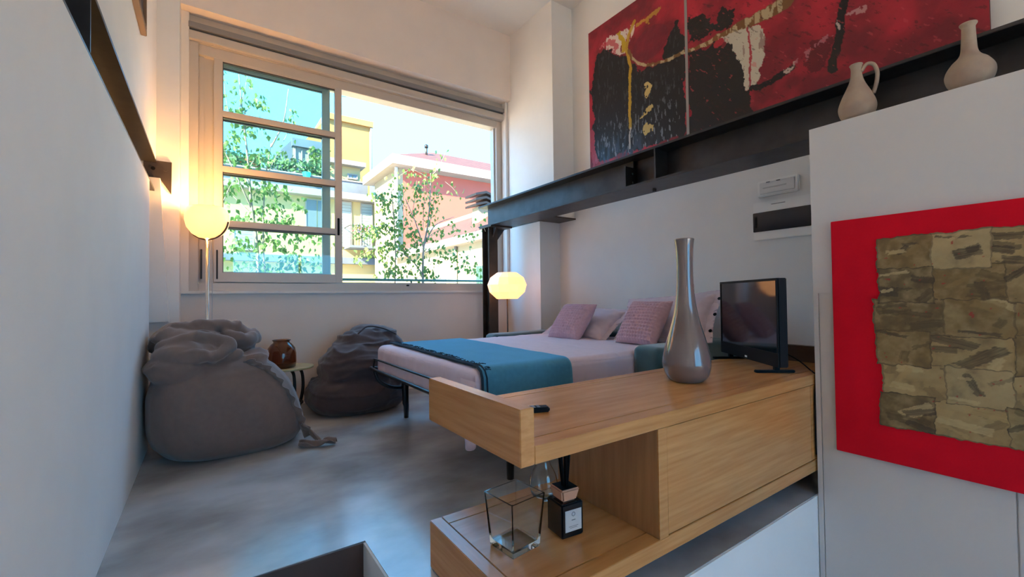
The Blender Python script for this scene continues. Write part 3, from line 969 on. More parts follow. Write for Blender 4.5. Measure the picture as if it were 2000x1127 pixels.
def painted_canvas(name, u0, u1, z0, z1, label, nu, nv):
    t = thing(name, label, 'painting', (XR, 3.39 - (u0 + u1) / 2, z0))
    box('stretcher', XR - 0.028, XR - 0.0005, 3.39 - u1, 3.39 - u0, z0, z1, M_CANV, t)
    U, V = np.meshgrid(np.linspace(u0, u1, nu), np.linspace(z0, z1, nv))
    cols = abstract_painting(U, V)
    verts = np.stack([np.full(U.size, XR - 0.0285), 3.39 - U.ravel(), V.ravel()], 1)
    faces = [(j * nu + i, (j + 1) * nu + i, (j + 1) * nu + i + 1, j * nu + i + 1)[::-1] for j in range(nv - 1) for i in range(nu - 1)]
    me = mk(verts, faces)
    paint(me, cols.reshape(-1, 3))
    add('painted_face', me, M_PAINT, t)
    return t


painted_canvas('abstract_painting', 0.0, 1.165, 2.30, 3.862, 'abstract canvas with gold patches on black below a red arc', 260, 300)
painted_canvas('abstract_painting', 1.19, 2.957, 2.30, 3.862, 'long red abstract canvas with a white patch and slanted black stripe', 360, 280)
tag(box('painting_strip', XR - 0.031, XR - 0.0005, 3.39 - 1.1895, 3.39 - 1.1655, 2.29, 3.87, mat('grey_strip', (0.30, 0.28, 0.27), 0.6)),
    'thin grey upright strip between the two abstract canvases', 'strip')

# ---- red canvas with the collage
XCV = 2.455
rc = thing('collage_painting', 'square red canvas with a gold brown paper collage on the closet', 'painting', (XCV, 0.30, 0.255))
box('canvas', XCV, 2.4835, -0.24, 0.85, 0.255, 1.342, M_RED, rc, 0.002)
M_COLL = mat_attr('collage_paint', 0.5, 0.35)
random.seed(11)
rows = 6
ztop, zbot = 1.235, 0.425
yc0, yc1 = 0.668, -0.06
cols_n = 4
pal = [sl(122, 100, 62), sl(142, 118, 76), sl(96, 78, 46), sl(150, 128, 88), sl(110, 88, 50)]
dark = sl(52, 40, 26)
light = sl(172, 150, 106)
for r in range(rows):
    z1 = ztop - (ztop - zbot) * r / rows
    z0 = ztop - (ztop - zbot) * (r + 1) / rows
    ye = [yc0 + random.uniform(-0.012, 0.02)] + [yc0 + (yc1 - yc0) * k / cols_n + random.uniform(-0.035, 0.035) for k in range(1, cols_n)] + [yc1 + random.uniform(-0.02, 0.02)]
    for k in range(cols_n):
        ya, yb = ye[k] + 0.008, ye[k + 1] - 0.008
        n = 56
        lift = 0.0015 + 0.0022 * ((r + k) % 2)
        sd = r * 17 + k * 5
        Y, Z = np.meshgrid(np.linspace(ya, yb, n), np.linspace(z0 - 0.010, z1 + 0.006, n))
        edge = (fbm(Y * 40 + sd, Z * 40, sd, 3) - 0.5) * 0.020
        tu = np.linspace(-1, 1, n)
        TU, TV = np.meshgrid(tu, tu)
        Yd = Y + edge * np.abs(TU) ** 4 * -np.sign(TU)
        Zd = Z + edge * np.abs(TV) ** 4 * np.sign(TV)
        X = XCV - lift - 0.0035 * fbm(Y * 22 + sd, Z * 22, sd + 3, 3) - 0.001
        base = random.choice(pal)
        a = fbm(Y * 26 + sd, Z * 26, sd + 7, 4)
        c = np.empty(Y.shape + (3,))
        c[:] = base
        def put2(m, col, al):
            mm = (m * al)[..., None]
            c[:] = c * (1 - mm) + col * mm
        put2(np.clip((a - 0.45) * 3, 0, 1), light, 0.35)
        put2(np.clip((0.45 - a) * 3, 0, 1), dark, 0.45)
        for q in range(random.randint(4, 6)):
            ang = random.uniform(-0.7, 0.7) + random.choice((0, 0, 1.4))
            cy, cz = random.uniform(-0.8, 0.8), random.uniform(-0.8, 0.8)
            w_, h_ = random.uniform(0.2, 0.7), random.uniform(0.06, 0.26)
            ru = (TU - cy) * math.cos(ang) + (TV - cz) * math.sin(ang)
            rv = -(TU - cy) * math.sin(ang) + (TV - cz) * math.cos(ang)
            rag = (fbm(Y * 70 + sd + q, Z * 70, sd + q, 3) - 0.5) * 0.22
            m_ = ((np.abs(ru) + rag < w_) & (np.abs(rv) + rag * 0.7 < h_)).astype(float)
            streak = 0.55 + 0.45 * vnoise(rv * 30 + 9, ru * 3 + sd, sd + q)
            put2(m_ * streak, random.choice((dark, dark, light, light, base * 0.55, base * 1.25)), 0.85)
        put2((fbm(Y * 60 + sd, Z * 60, sd + 13, 2) > 0.88).astype(float), sl(140, 30, 24), 0.8)
        put2((np.abs(TV) > 0.95).astype(float), dark, 0.6)
        put2((np.abs(TU) > 0.96).astype(float), dark, 0.5)
        c *= 1.35
        verts = np.stack([X.ravel(), Yd.ravel(), Zd.ravel()], 1)
        faces = [(j * n + i, j * n + i + 1, (j + 1) * n + i + 1, (j + 1) * n + i) for j in range(n - 1) for i in range(n - 1)]
        me = mk(verts, faces)
        paint(me, c.reshape(-1, 3))
        add('paper_piece', me, M_COLL, rc)

# ------------------------------------------------------------------ sofa bed
sb = thing('sofa_bed', 'unfolded teal sofa bed made up with a lilac sheet', 'sofa bed', (2.3, 2.84, 0))


def cloth_n(p, s, k):
    return (noise.noise(Vector(p) * s) + 0.5 * noise.noise(Vector(p) * s * 2.3)) * k


def matt_fn(p, n):
    d = n * cloth_n(p, 5.0, 0.006)
    if n.z > 0.5:
        d.z -= 0.014 * math.exp(-((p.x - 2.33 + 0.02 * math.sin(p.y * 4)) / 0.010) ** 2)
        d.z -= 0.007 * math.exp(-((p.x - 2.02 - 0.10 * (p.y - 2.6) - 0.02 * math.sin(p.y * 9)) / 0.012) ** 2) * (1 if 2.35 < p.y < 3.2 else 0.0)
    elif n.y < -0.3 or n.x < -0.3:
        t = p.y if abs(n.x) > 0.5 else p.x
        d += n * 0.008 * math.sin(t * 23 + 2 * math.sin(t * 9)) * max(0, (0.62 - p.z) / 0.2)
    return d


me = soft_box_mesh(1.15, 3.16, 2.035, 3.645, 0.385, 0.615, 0.05, 110, matt_fn)
mt = add('mattress', me, M_SHEET, sb, smooth=True)


def skirt(u, v):
    x = 1.16 + u * 1.30
    z = 0.585 - v * (0.29 + 0.035 * math.sin(u * 7))
    y = 2.028 - 0.012 * v + 0.012 * math.sin(x * 21 + 3 * math.sin(x * 5)) * v
    return (x, y, z)


add('sheet_drop', solidify(grid_mesh(120, 12, skirt), 0.003), M_SHEET, mt, smooth=True)


def skirt2(u, v):
    y = 1.985 + u * 0.16
    z = 0.56 - v * (0.30 + 0.07 * math.sin(math.pi * min(1, u * 1.1)) ** 0.5)
    x = 1.139 + 0.010 * v * math.sin(u * 9)
    return (x, y, z)


add('sheet_corner', solidify(grid_mesh(30, 10, skirt2), 0.003), M_SHEET, mt, smooth=True)


def velvet(p, n): return n * cloth_n(p, 3.5, 0.006)


add('arm', soft_box_mesh(2.40, 3.40, 1.80, 2.022, 0.06, 0.655, 0.045, 24, velvet), M_TEAL, sb, smooth=True)
add('arm', soft_box_mesh(2.32, 3.30, 3.66, 3.86, 0.06, 0.635, 0.045, 24, velvet), M_TEAL, sb, smooth=True)
add('backrest', soft_box_mesh(3.19, 3.42, 2.025, 3.655, 0.06, 0.66, 0.045, 24, velvet), M_TEAL, sb, smooth=True)
box('base', 2.45, 3.19, 2.026, 3.654, 0.06, 0.38, M_TEAL, sb, 0.01)
for x, y in ((2.47, 1.9), (2.47, 3.76), (3.3, 1.9), (3.3, 3.62)):
    box('sofa_foot', x - 0.03, x + 0.03, y - 0.03, y + 0.03, 0, 0.07, M_BLACK, sb, 0.004)
# folding metal frame
tube('foot_rail', spline([(1.45, 3.64, 0.40), (1.16, 3.64, 0.425), (1.10, 3.60, 0.43), (1.10, 2.9, 0.43), (1.10, 2.07, 0.43), (1.16, 2.03, 0.425), (1.45, 2.03, 0.40)], 6), 0.013, M_BLACKM, sb, 8)
tube('mattress_bar', spline([(1.11, 3.60, 0.43), (1.118, 3.595, 0.49), (1.125, 3.56, 0.505), (1.125, 2.85, 0.505), (1.125, 2.14, 0.505), (1.118, 2.105, 0.49), (1.11, 2.10, 0.43)], 6), 0.008, M_BLACKM, sb, 8)
for y in (2.012, 3.556):
    sg = 1 if y > 3 else -1
    bm = bmesh.new()
    bm_tube(bm, [(1.37, y, 0.0), (1.37, y, 0.10), (1.365, y, 0.12), (1.36, y, 0.40)], 0.020, 10, 0.030)
    add('frame_leg', bm_mesh(bm), M_BLACKM, sb, smooth=True)
    tube('strut', spline([(1.12, y + 0.05 * sg, 0.42), (1.15, y + 0.03 * sg, 0.33), (1.24, y, 0.27), (1.36, y, 0.25)], 6), 0.016, M_BLACKM, sb, 8)
    tube('side_rail', [(1.15, y + 0.05 * sg, 0.40), (2.5, y + 0.05 * sg, 0.36)], 0.016, M_BLACKM, sb, 8)
box('slat_support', 1.25, 2.45, 2.10, 3.58, 0.352, 0.384, M_BLACK, sb)
tube('cross_bar', [(1.36, 2.03, 0.34), (1.36, 3.54, 0.34)], 0.016, M_BLACKM, sb, 8)

# throw blanket
bl = thing('throw_blanket', 'blue wool throw with dark fringe spread across the bed foot', 'blanket', (1.55, 2.8, 0.62))


def blanket(u, v):
    # u across the throw (bed length), v from far edge over the bed and down the near side
    Ltop = 1.60
    s = v * (Ltop + 0.40)
    x0 = 1.275 - 0.075 * min(1, s / Ltop)
    x1 = 1.93 - 0.10 * min(1, s / Ltop)
    x = x0 + (x1 - x0) * u
    r = 0.05
    if s < Ltop - r:
        y, z = 3.635 - s, 0.6235
    elif s < Ltop - r + r * math.pi / 2:
        a = (s - (Ltop - r)) / r
        y, z = 3.635 - (Ltop - r) - r * math.sin(a) * 1.55, 0.6235 - r * (1 - math.cos(a))
    else:
        e = s - (Ltop - r + r * math.pi / 2)
        y, z = 3.635 - Ltop - 0.030 - 0.006 * math.sin(x * 14) * min(1, e * 5), 0.6235 - r - e
        x += 0.06 * e
    z += 0.004 * noise.noise(Vector((x * 5, y * 5, 2.0)))
    return (x, y, z + 0.002)


add('cloth', solidify(grid_mesh(40, 130, blanket), 0.005), M_BLANK, bl, smooth=True)
edge = [blanket(-0.012, k / 60) for k in range(61)]
tube('hem', [(p[0], p[1], p[2] + 0.004) for p in edge], 0.008, M_BLANKD, bl, 6)
edge2 = [blanket(0.03, k / 60) for k in range(61)]
tube('hem', [(p[0], p[1] - (0.005 if p[2] < 0.58 else 0), p[2] + (0.004 if p[2] > 0.58 else 0)) for p in edge2], 0.005, M_BLANKD, bl, 6)
bm = bmesh.new()
random.seed(2)
for k in range(120):
    p = Vector(blanket(0.04, random.random() * 0.8)) + Vector((0, 0, 0.006))
    q = p + Vector((random.uniform(-0.01, 0.035), random.uniform(-0.03, 0.03), 0.002))
    bm_tube(bm, [p, (p + q) / 2 + Vector((0, 0, 0.004)), q], 0.0022, 4)
o = add('fringe', bm_mesh(bm), M_BLANKD, bl)
o['kind'] = 'stuff'

# cushions and pillows


def stand(o, loc, yaw, lean, roll=0.0):
    o.location = loc
    o.rotation_euler = (Matrix.Rotation(yaw, 4, 'Z') @ Matrix.Rotation(lean, 4, 'X') @ Matrix.Rotation(roll, 4, 'Y')).to_euler()


def waffle(u, v, side):
    e = max(0.0, 1 - max(abs(u), abs(v)) ** 8)
    g = abs(math.sin(u * math.pi * 7)) ** 0.8 * abs(math.sin(v * math.pi * 7)) ** 0.8
    return -0.013 * g * e + 0.006 * e


cm = pillow_mesh(0.42, 0.40, 0.15, 110, 3.2, waffle)
c1 = thing('waffle_cushion', 'pink waffle cushion leaning beside the teal arm near the lamp', 'cushion', group=None)
add('cover', cm, M_WAFFLE, c1, True, True)
stand(c1, (2.80, 3.06, 0.765), math.radians(90), math.radians(38), math.radians(0))
c2 = copy_tree(c1)
c2['label'] = 'pink waffle cushion leaning in front of the buttoned pillow'
c2.location = (2.845, 2.275, 0.785)
c2.rotation_euler = (Matrix.Rotation(math.radians(84), 4, 'Z') @ Matrix.Rotation(math.radians(32), 4, 'X')).to_euler()


def soft(u, v, side):
    return 0.010 * noise.noise(Vector((u * 2.2, v * 2.2, side * 3.0))) * (1 - max(abs(u), abs(v)) ** 4) + 0.006 * noise.noise(Vector((u * 7, v * 5, side)))


pm = pillow_mesh(0.80, 0.42, 0.17, 50, 3.0, soft)
fm = pillow_mesh(0.92, 0.50, 0.012, 40, 6.0, lambda u, v, s: 0.008 * noise.noise(Vector((u * 5, v * 5, 1.0))))
pA = thing('bed_pillow', 'lilac flanged pillow lying behind the cushion near the lamp', 'pillow')
add('pillow_body', pm, M_PILLOW, pA, True, True)
add('flange', fm, M_PILLOW, pA, True, True)
stand(pA, (3.03, 3.13, 0.735), math.radians(90), math.radians(52), math.radians(-4))
pB = thing('buttoned_pillow', 'lilac pillow with dark buttons on its flap by the wall', 'pillow')
add('pillow_body', pm.copy(), None, pB, True, True)
add('flange', fm.copy(), None, pB, True, True)
for i, z in enumerate((-0.15, 0.0, 0.15)):
    me = lathe_mesh([(0.0001, 0), (0.013, 0), (0.013, 0.005), (0.0001, 0.006)], 14)
    me.transform(Matrix.Translation((-0.425, 0.010, z)) @ Matrix.Rotation(-math.pi / 2, 4, 'X'))
    add('button', me, M_BLACK, pB, True)
stand(pB, (3.105, 2.26, 0.81), math.radians(90), math.radians(38), math.radians(6))

# ------------------------------------------------------------------ bean bags


def wrinkle(p, n, amp, stretch, seed):
    q = Vector((p.x * stretch[0], p.y * stretch[1], p.z * stretch[2])) + Vector((seed, seed * 0.3, 0))
    w = Vector((noise.noise(p * 3.0 + Vector((5, seed, 1))), noise.noise(p * 3.0 + Vector((9, 2, seed))), noise.noise(p * 3.0))) * 0.7
    r = 1 - abs(noise.noise(q + w)) * 2
    r2 = 1 - abs(noise.noise((q + w) * 2.1)) * 2
    return amp * (r ** 3 * 0.8 + r2 * 0.35)


def bag1_fn(p, n):
    top = max(0.0, min(1.0, (p.z - 0.50) / 0.14))
    side = 1 - top
    d = wrinkle(p, n, 0.026, (3.5, 3.5, 7.0), 3.1) * top
    d += 0.004 * noise.noise(p * 9) * side
    d += 0.0035 * noise.noise(Vector((p.x * 10 + p.z * 12, p.y * 6, p.z * 5))) * side
    return d


def floorclamp(me, z=0.003):
    for v in me.vertices:
        if v.co.z < z: v.co.z = z + (z - v.co.z) * 0.02
    return me


bg = thing('grey_bean_bag', 'slouched grey linen bean bag against the white wall', 'bean bag', (0.1, 3.65, 0))
parts = [((0.125, 3.66, 0.29), (0.455, 0.445, 0.335), (0, 0, 0.05), 3.0),
         ((0.08, 3.66, 0.42), (0.36, 0.40, 0.23), (0, 0.12, 0), 2.5),
         ((-0.10, 3.55, 0.57), (0.21, 0.28, 0.115), (0, 0.05, -0.15), 2.2),
         ((0.02, 3.50, 0.64), (0.10, 0.21, 0.055), (0.1, 0.1, 1.2), 2.0),
         ((-0.06, 3.78, 0.70), (0.26, 0.22, 0.125), (0, 0.15, 0.2), 2.2),
         ((0.13, 3.70, 0.69), (0.16, 0.12, 0.07), (0, 0.25, -0.35), 2.0),
         ((0.20, 3.74, 0.66), (0.11, 0.13, 0.07), (0.2, 0.2, 0.4), 2.0),
         ((0.34, 3.60, 0.55), (0.12, 0.24, 0.085), (0, 0.5, 0.1), 2.2)]


def chain(pts, r0, r1, n=10):
    sp_ = spline(pts, n)
    return [(tuple(p), (r0 + (r1 - r0) * i / len(sp_),) * 3, (0, 0, 0), 2.0) for i, p in enumerate(sp_)]


parts += chain([(-0.28, 3.48, 0.585), (-0.18, 3.36, 0.63), (-0.02, 3.31, 0.655), (0.08, 3.35, 0.645)], 0.042, 0.03, 6)
parts += chain([(0.09, 3.36, 0.66), (0.115, 3.42, 0.70), (0.06, 3.46, 0.735), (-0.08, 3.45, 0.745), (-0.22, 3.50, 0.70)], 0.034, 0.05, 6)
parts += chain([(-0.25, 3.72, 0.75), (-0.10, 3.66, 0.81), (0.05, 3.66, 0.825), (0.18, 3.68, 0.79), (0.28, 3.72, 0.73)], 0.05, 0.045, 6)
parts += chain([(0.28, 3.70, 0.73), (0.245, 3.61, 0.715), (0.17, 3.57, 0.735), (0.12, 3.62, 0.765)], 0.036, 0.032, 6)
parts.append(((-0.09, 3.45, 0.66), (0.19, 0.14, 0.075), (0, 0, 0), 2.0))
parts.append(((-0.08, 3.62, 0.74), (0.20, 0.14, 0.07), (0, 0.1, 0), 2.0))
me = blob_mesh(parts, 0.0115, 4)
me = floorclamp(displace(me, bag1_fn))
for v in me.vertices:
    z = v.co.z
    t = max(0.0, min(1.0, (z - 0.56) / 0.12))
    k = (1.06 - 0.36 * min(z, 0.60)) * (1 - t) + 0.97 * t
    v.co.x = -0.33 + (v.co.x + 0.33) * k
    if v.co.x < XL + 0.006: v.co.x = XL + 0.006
add('bag', me, M_BAG1, bg, smooth=True)
# seam ruffle down the right front edge, ending in a loose tail on the floor
sp = spline([(0.20, 3.34, 0.61), (0.30, 3.34, 0.555), (0.375, 3.34, 0.46), (0.45, 3.335, 0.33), (0.52, 3.33, 0.18), (0.56, 3.31, 0.06)], 14)
bm = bmesh.new()
ra, rb_ = [], []
for i, p in enumerate(sp):
    out = Vector((0.78, -0.45, 0.35)).normalized()
    wv = 0.010 * math.sin(i * 0.9)
    base = p + Vector((-0.012, 0.010, -0.01))
    tip = p + out * (0.030 + 0.008 * math.sin(i * 0.5)) + Vector((wv, wv, 0))
    ra.append(bm.verts.new(base))
    rb_.append(bm.verts.new(tip))
for i in range(len(sp) - 1): bm.faces.new((ra[i], ra[i + 1], rb_[i + 1], rb_[i]))
add('seam_ruffle', solidify(bm_mesh(bm), 0.006), M_BAG1, bg, smooth=True)


def tail(u, v):
    c = spline([(0.50, 3.24, 0.035), (0.58, 3.215, 0.028), (0.66, 3.20, 0.032), (0.725, 3.19, 0.028)], 10)
    i = min(int(u * (len(c) - 1)), len(c) - 1)
    p = c[i]
    w = 0.075 * (0.6 + 0.4 * math.cos(u * 9)) + 0.02
    return (p.x + 0.02 * (v - 0.5), p.y + (v - 0.5) * w, max(0.006, p.z + 0.016 * math.sin(v * 7 + u * 10)))


add('loose_tie', solidify(grid_mesh(31, 12, tail), 0.005), M_BAG1, bg, smooth=True)


def tail2(u, v):
    x = 0.53 + 0.12 * u
    y = 3.34 - 0.03 * u + (v - 0.5) * 0.12
    z = 0.13 * (1 - u) + 0.012 + 0.02 * math.sin(v * 9 + u * 4)
    return (x, y, max(z, 0.006))


add('loose_flap', solidify(grid_mesh(16, 14, tail2), 0.005), M_BAG1, bg, smooth=True)


def bag2_fn(p, n):
    return wrinkle(p, n, 0.028, (2.5, 2.5, 9.0), 8.3) * (0.35 + 0.65 * max(0, min(1, p.z / 0.3))) + 0.005 * noise.noise(p * 14)


b2 = thing('brown_bean_bag', 'dark brown crumpled bean bag behind the bed foot', 'bean bag', (1.15, 4.15, 0))
parts = [((1.13, 4.16, 0.15), (0.42, 0.37, 0.19), (0, 0, 0), 2.6),
         ((1.15, 4.16, 0.35), (0.335, 0.33, 0.25), (0, 0.1, 0), 2.4),
         ((1.24, 4.24, 0.50), (0.29, 0.27, 0.20), (0, 0.15, 0.2), 2.2),
         ((1.33, 4.32, 0.64), (0.22, 0.20, 0.105), (0, 0.12, 0.2), 2.2),
         ((1.42, 4.33, 0.52), (0.22, 0.20, 0.16), (0, 0.3, 0.1), 2.2),
         ((1.38, 4.2, 0.25), (0.25, 0.30, 0.25), (0, 0.3, 0.1), 2.2)]
me = blob_mesh(parts, 0.014, 4)
me = floorclamp(displace(me, bag2_fn))
for v in me.vertices:
    if v.co.y > 4.632: v.co.y = 4.632
add('bag', me, M_BAG2, b2, smooth=True)
sp = spline([(1.07, 4.10, 0.62), (1.14, 4.08, 0.70), (1.22, 4.10, 0.745), (1.36, 4.12, 0.72), (1.50, 4.14, 0.655)], 8)
tube('piping', sp, 0.008, M_BAG2, b2, 6)

# ------------------------------------------------------------------ side table and jar
st_ = thing('side_table', 'small round brass-topped side table with curved dark legs', 'table', (0.575, 4.24, 0))
add('table_top', lathe_mesh([(0.0, 0.0), (0.195, 0.0), (0.20, 0.004), (0.20, 0.014), (0.197, 0.018), (0.0, 0.018)], 56, (0.575, 4.24, 0.405), cap=False), M_BRASS, st_)
for k in range(3):
    a = math.radians(38 + 120 * k)
    dx, dy = math.cos(a), math.sin(a)
    pts = spline([(0.575 + dx * 0.06, 4.24 + dy * 0.06, 0.403), (0.575 + dx * 0.145, 4.24 + dy * 0.145, 0.36), (0.575 + dx * 0.165, 4.24 + dy * 0.165, 0.22),
                  (0.575 + dx * 0.13, 4.24 + dy * 0.13, 0.08), (0.575 + dx * 0.10, 4.24 + dy * 0.10, 0.0)], 8)
    tube('leg', pts, 0.013, M_IRON, st_, 10)
add('ring', lathe_mesh([(0.10, 0.0), (0.116, 0.0), (0.116, 0.012), (0.10, 0.012), (0.10, 0)], 36, (0.575, 4.24, 0.10), cap=False), M_IRON, st_)
prof = [(0.0, 0.001), (0.098, 0.001), (0.110, 0.008), (0.115, 0.05), (0.114, 0.12), (0.104, 0.168), (0.080, 0.200), (0.064, 0.212), (0.062, 0.224), (0.071, 0.231), (0.071, 0.238),
        (0.062, 0.238), (0.057, 0.22), (0.072, 0.203), (0.098, 0.165), (0.108, 0.12), (0.109, 0.05), (0.104, 0.014), (0.0, 0.010)]
tag(add('amber_jar', lathe_mesh(prof, 44, (0.515, 4.20, 0.4232), cap=False), M_JAR, smooth=True), 'brown glass jar with a rolled rim on the side table', 'jar')

# ------------------------------------------------------------------ floor lamps
l1 = thing('floor_lamp', 'chrome floor lamp with a lit opal glass bowl beside the window', 'lamp', (-0.005, 4.27, 0))
c = (-0.005, 4.27)
add('base', lathe_mesh([(0.0, 0), (0.13, 0), (0.13, 0.012), (0.02, 0.022), (0.012, 0.03), (0, 0.03)], 36, (*c, 0), cap=False), M_CHROME, l1, smooth=False)
tube('pole', [(c[0], c[1], 0.02), (c[0], c[1], 1.50)], 0.013, M_CHROME, l1, 14)
tube('cord', spline([(c[0] + 0.026, c[1], 1.50), (c[0] + 0.034, c[1], 1.2), (c[0] + 0.030, c[1], 0.7), (c[0] + 0.03, c[1] - 0.02, 0.04)], 6), 0.003, M_LABEL, l1, 6)
add('pole_joint', lathe_mesh([(0.0, 0), (0.02, 0), (0.02, 0.05), (0.0, 0.05)], 16, (*c, 0.80), cap=False), M_CHROME, l1)
prof = [(0.02, 0.0), (0.06, 0.006), (0.105, 0.035), (0.138, 0.085), (0.152, 0.145), (0.150, 0.19), (0.138, 0.228), (0.118, 0.25), (0.110, 0.25), (0.13, 0.225), (0.143, 0.19), (0.145, 0.145),
        (0.131, 0.09), (0.1, 0.042), (0.05, 0.014), (0.02, 0.01)]
add('lamp_shade', lathe_mesh(prof, 44, (*c, 1.50), cap=False), M_SHADE1, l1, smooth=True)
ring = []
for k in range(37):
    a = math.radians(-8 - 164 * k / 36)
    ring.append((c[0] + 0.160 * math.cos(a) * 0.87, c[1] + 0.160 * math.cos(a) * -0.5, 1.655 + 0.163 * math.sin(a)))
tube('shade_ring', ring, 0.0065, M_STEELB, l1, 8)
box('finial', c[0] + 0.03, c[0] + 0.05, c[1] + 0.01, c[1] + 0.03, 1.74, 1.775, M_IRON, l1, 0.002)
bd = bpy.data.lights.new('bulb', 'POINT')
bd.energy = 5.0
bd.color = (1.0, 0.52, 0.17)
bd.shadow_soft_size = 0.04
bo = bpy.data.objects.new('bulb', bd)
COL.objects.link(bo)
bo.parent = l1
bo.location = (0, 0, 1.735)

l2 = thing('paper_lamp', 'thin floor lamp with a lit faceted white shade behind the bed', 'lamp', (2.71, 4.0, 0))
c = (2.71, 4.0)
add('base', lathe_mesh([(0.0, 0), (0.12, 0), (0.12, 0.01), (0.015, 0.02), (0, 0.02)], 32, (*c, 0), cap=False), M_CHROME, l2)
tube('pole', [(*c, 0.015), (*c, 0.985)], 0.008, M_STEELB, l2, 10)
prof = [(0.012, 0.0), (0.115, 0.0), (0.195, 0.075), (0.217, 0.155), (0.185, 0.235), (0.11, 0.29), (0.012, 0.292)]
add('lamp_shade', lathe_mesh(prof, 12, (*c, 0.98), cap=True), M_SHADE2, l2, smooth=False)

# ------------------------------------------------------------------ outside: terrace, railing, birches
struct(box('floor_terrace', -3.0, 7.0, 4.92, 7.3, 0.30, 0.50, M_TERR))
rl = thing('terrace_railing', 'dark terrace railing bar outside the window', 'railing', (2, 5.5, 0.5))
tube('top_bar', [(-1.5, 5.5, 1.238), (5.2, 5.5, 1.238)], 0.016, M_GREEN, rl, 8)
tube('lower_bar', [(-1.5, 5.5, 1.10), (5.2, 5.5, 1.10)], 0.010, M_GREEN, rl, 8)
for x in (-1.4, -0.2, 1.0, 2.2, 3.4, 4.6):
    tube('post', [(x, 5.5, 0.5), (x, 5.5, 1.23)], 0.012, M_GREEN, rl, 8)


def planter(x, y, label):
    t = thing('planter_box', label, 'planter', (x, y, 0.5))
    boxes('trough', [(x - 0.5, x + 0.5, y - 0.22, y - 0.19, 0.5, 1.12), (x - 0.5, x + 0.5, y + 0.19, y + 0.22, 0.5, 1.12), (x - 0.5, x - 0.47, y - 0.19, y + 0.19, 0.5, 1.12),
                     (x + 0.47, x + 0.5, y - 0.19, y + 0.19, 0.5, 1.12), (x - 0.47, x + 0.47, y - 0.19, y + 0.19, 0.5, 0.53)], M_CONC, t, 0.004)
    box('soil', x - 0.469, x + 0.469, y - 0.189, y + 0.189, 0.53, 1.08, M_SOIL, t)


planter(0.52, 6.3, 'concrete planter of the birch behind the sliding sash')
planter(2.72, 6.3, 'concrete planter of the birch seen through the open window')


def leaf(bm, p, d, s):
    d = d.normalized()
    side = d.cross(Vector((random.uniform(-1, 1), random.uniform(-1, 1), random.uniform(-0.4, 0.4))))
    if side.length < 1e-3: side = Vector((1, 0, 0))
    side.normalize()
    nn = d.cross(side)
    a = bm.verts.new(p)
    b = bm.verts.new(p + d * s * 0.35 + side * s * 0.36 + nn * s * 0.06)
    c = bm.verts.new(p + d * s)
    e = bm.verts.new(p + d * s * 0.35 - side * s * 0.36 + nn * s * 0.06)
    bm.faces.new((a, b, c))
    bm.faces.new((a, c, e))


def birch(name, label, trunks, boughs, seed, leaf_s, per, stuffs=None):
    """trunks: lists of points; boughs: (points) thin drooping twigs carrying leaves"""
    random.seed(seed)
    b0 = trunks[0][0]
    t = thing(name, label, 'tree', b0)
    bl_ = bmesh.new()
    for k, pts in enumerate(trunks):
        r = 0.022 if k == 0 else 0.012
        tube('trunk' if k == 0 else 'branch', spline(pts, 6), r, M_BARK, t, 7, 0.005)
    bm_tw = bmesh.new()
    for pts, dens in boughs:
        sp = spline(pts, 8)
        bm_tube(bm_tw, sp, 0.005, 4, 0.002)
        n = int(per * dens)
        for i in range(n):
            q = random.choice(sp) + Vector((random.gauss(0, 0.055), random.gauss(0, 0.09), random.gauss(0, 0.055)))
            leaf(bl_, q, Vector((random.uniform(-0.7, 0.7), random.uniform(-0.7, 0.7), -0.7)), leaf_s * random.uniform(0.7, 1.25))
    add('twigs', bm_mesh(bm_tw), M_BARK, t)['kind'] = 'stuff'
    add('foliage', bm_mesh(bl_), M_LEAF, t)['kind'] = 'stuff'


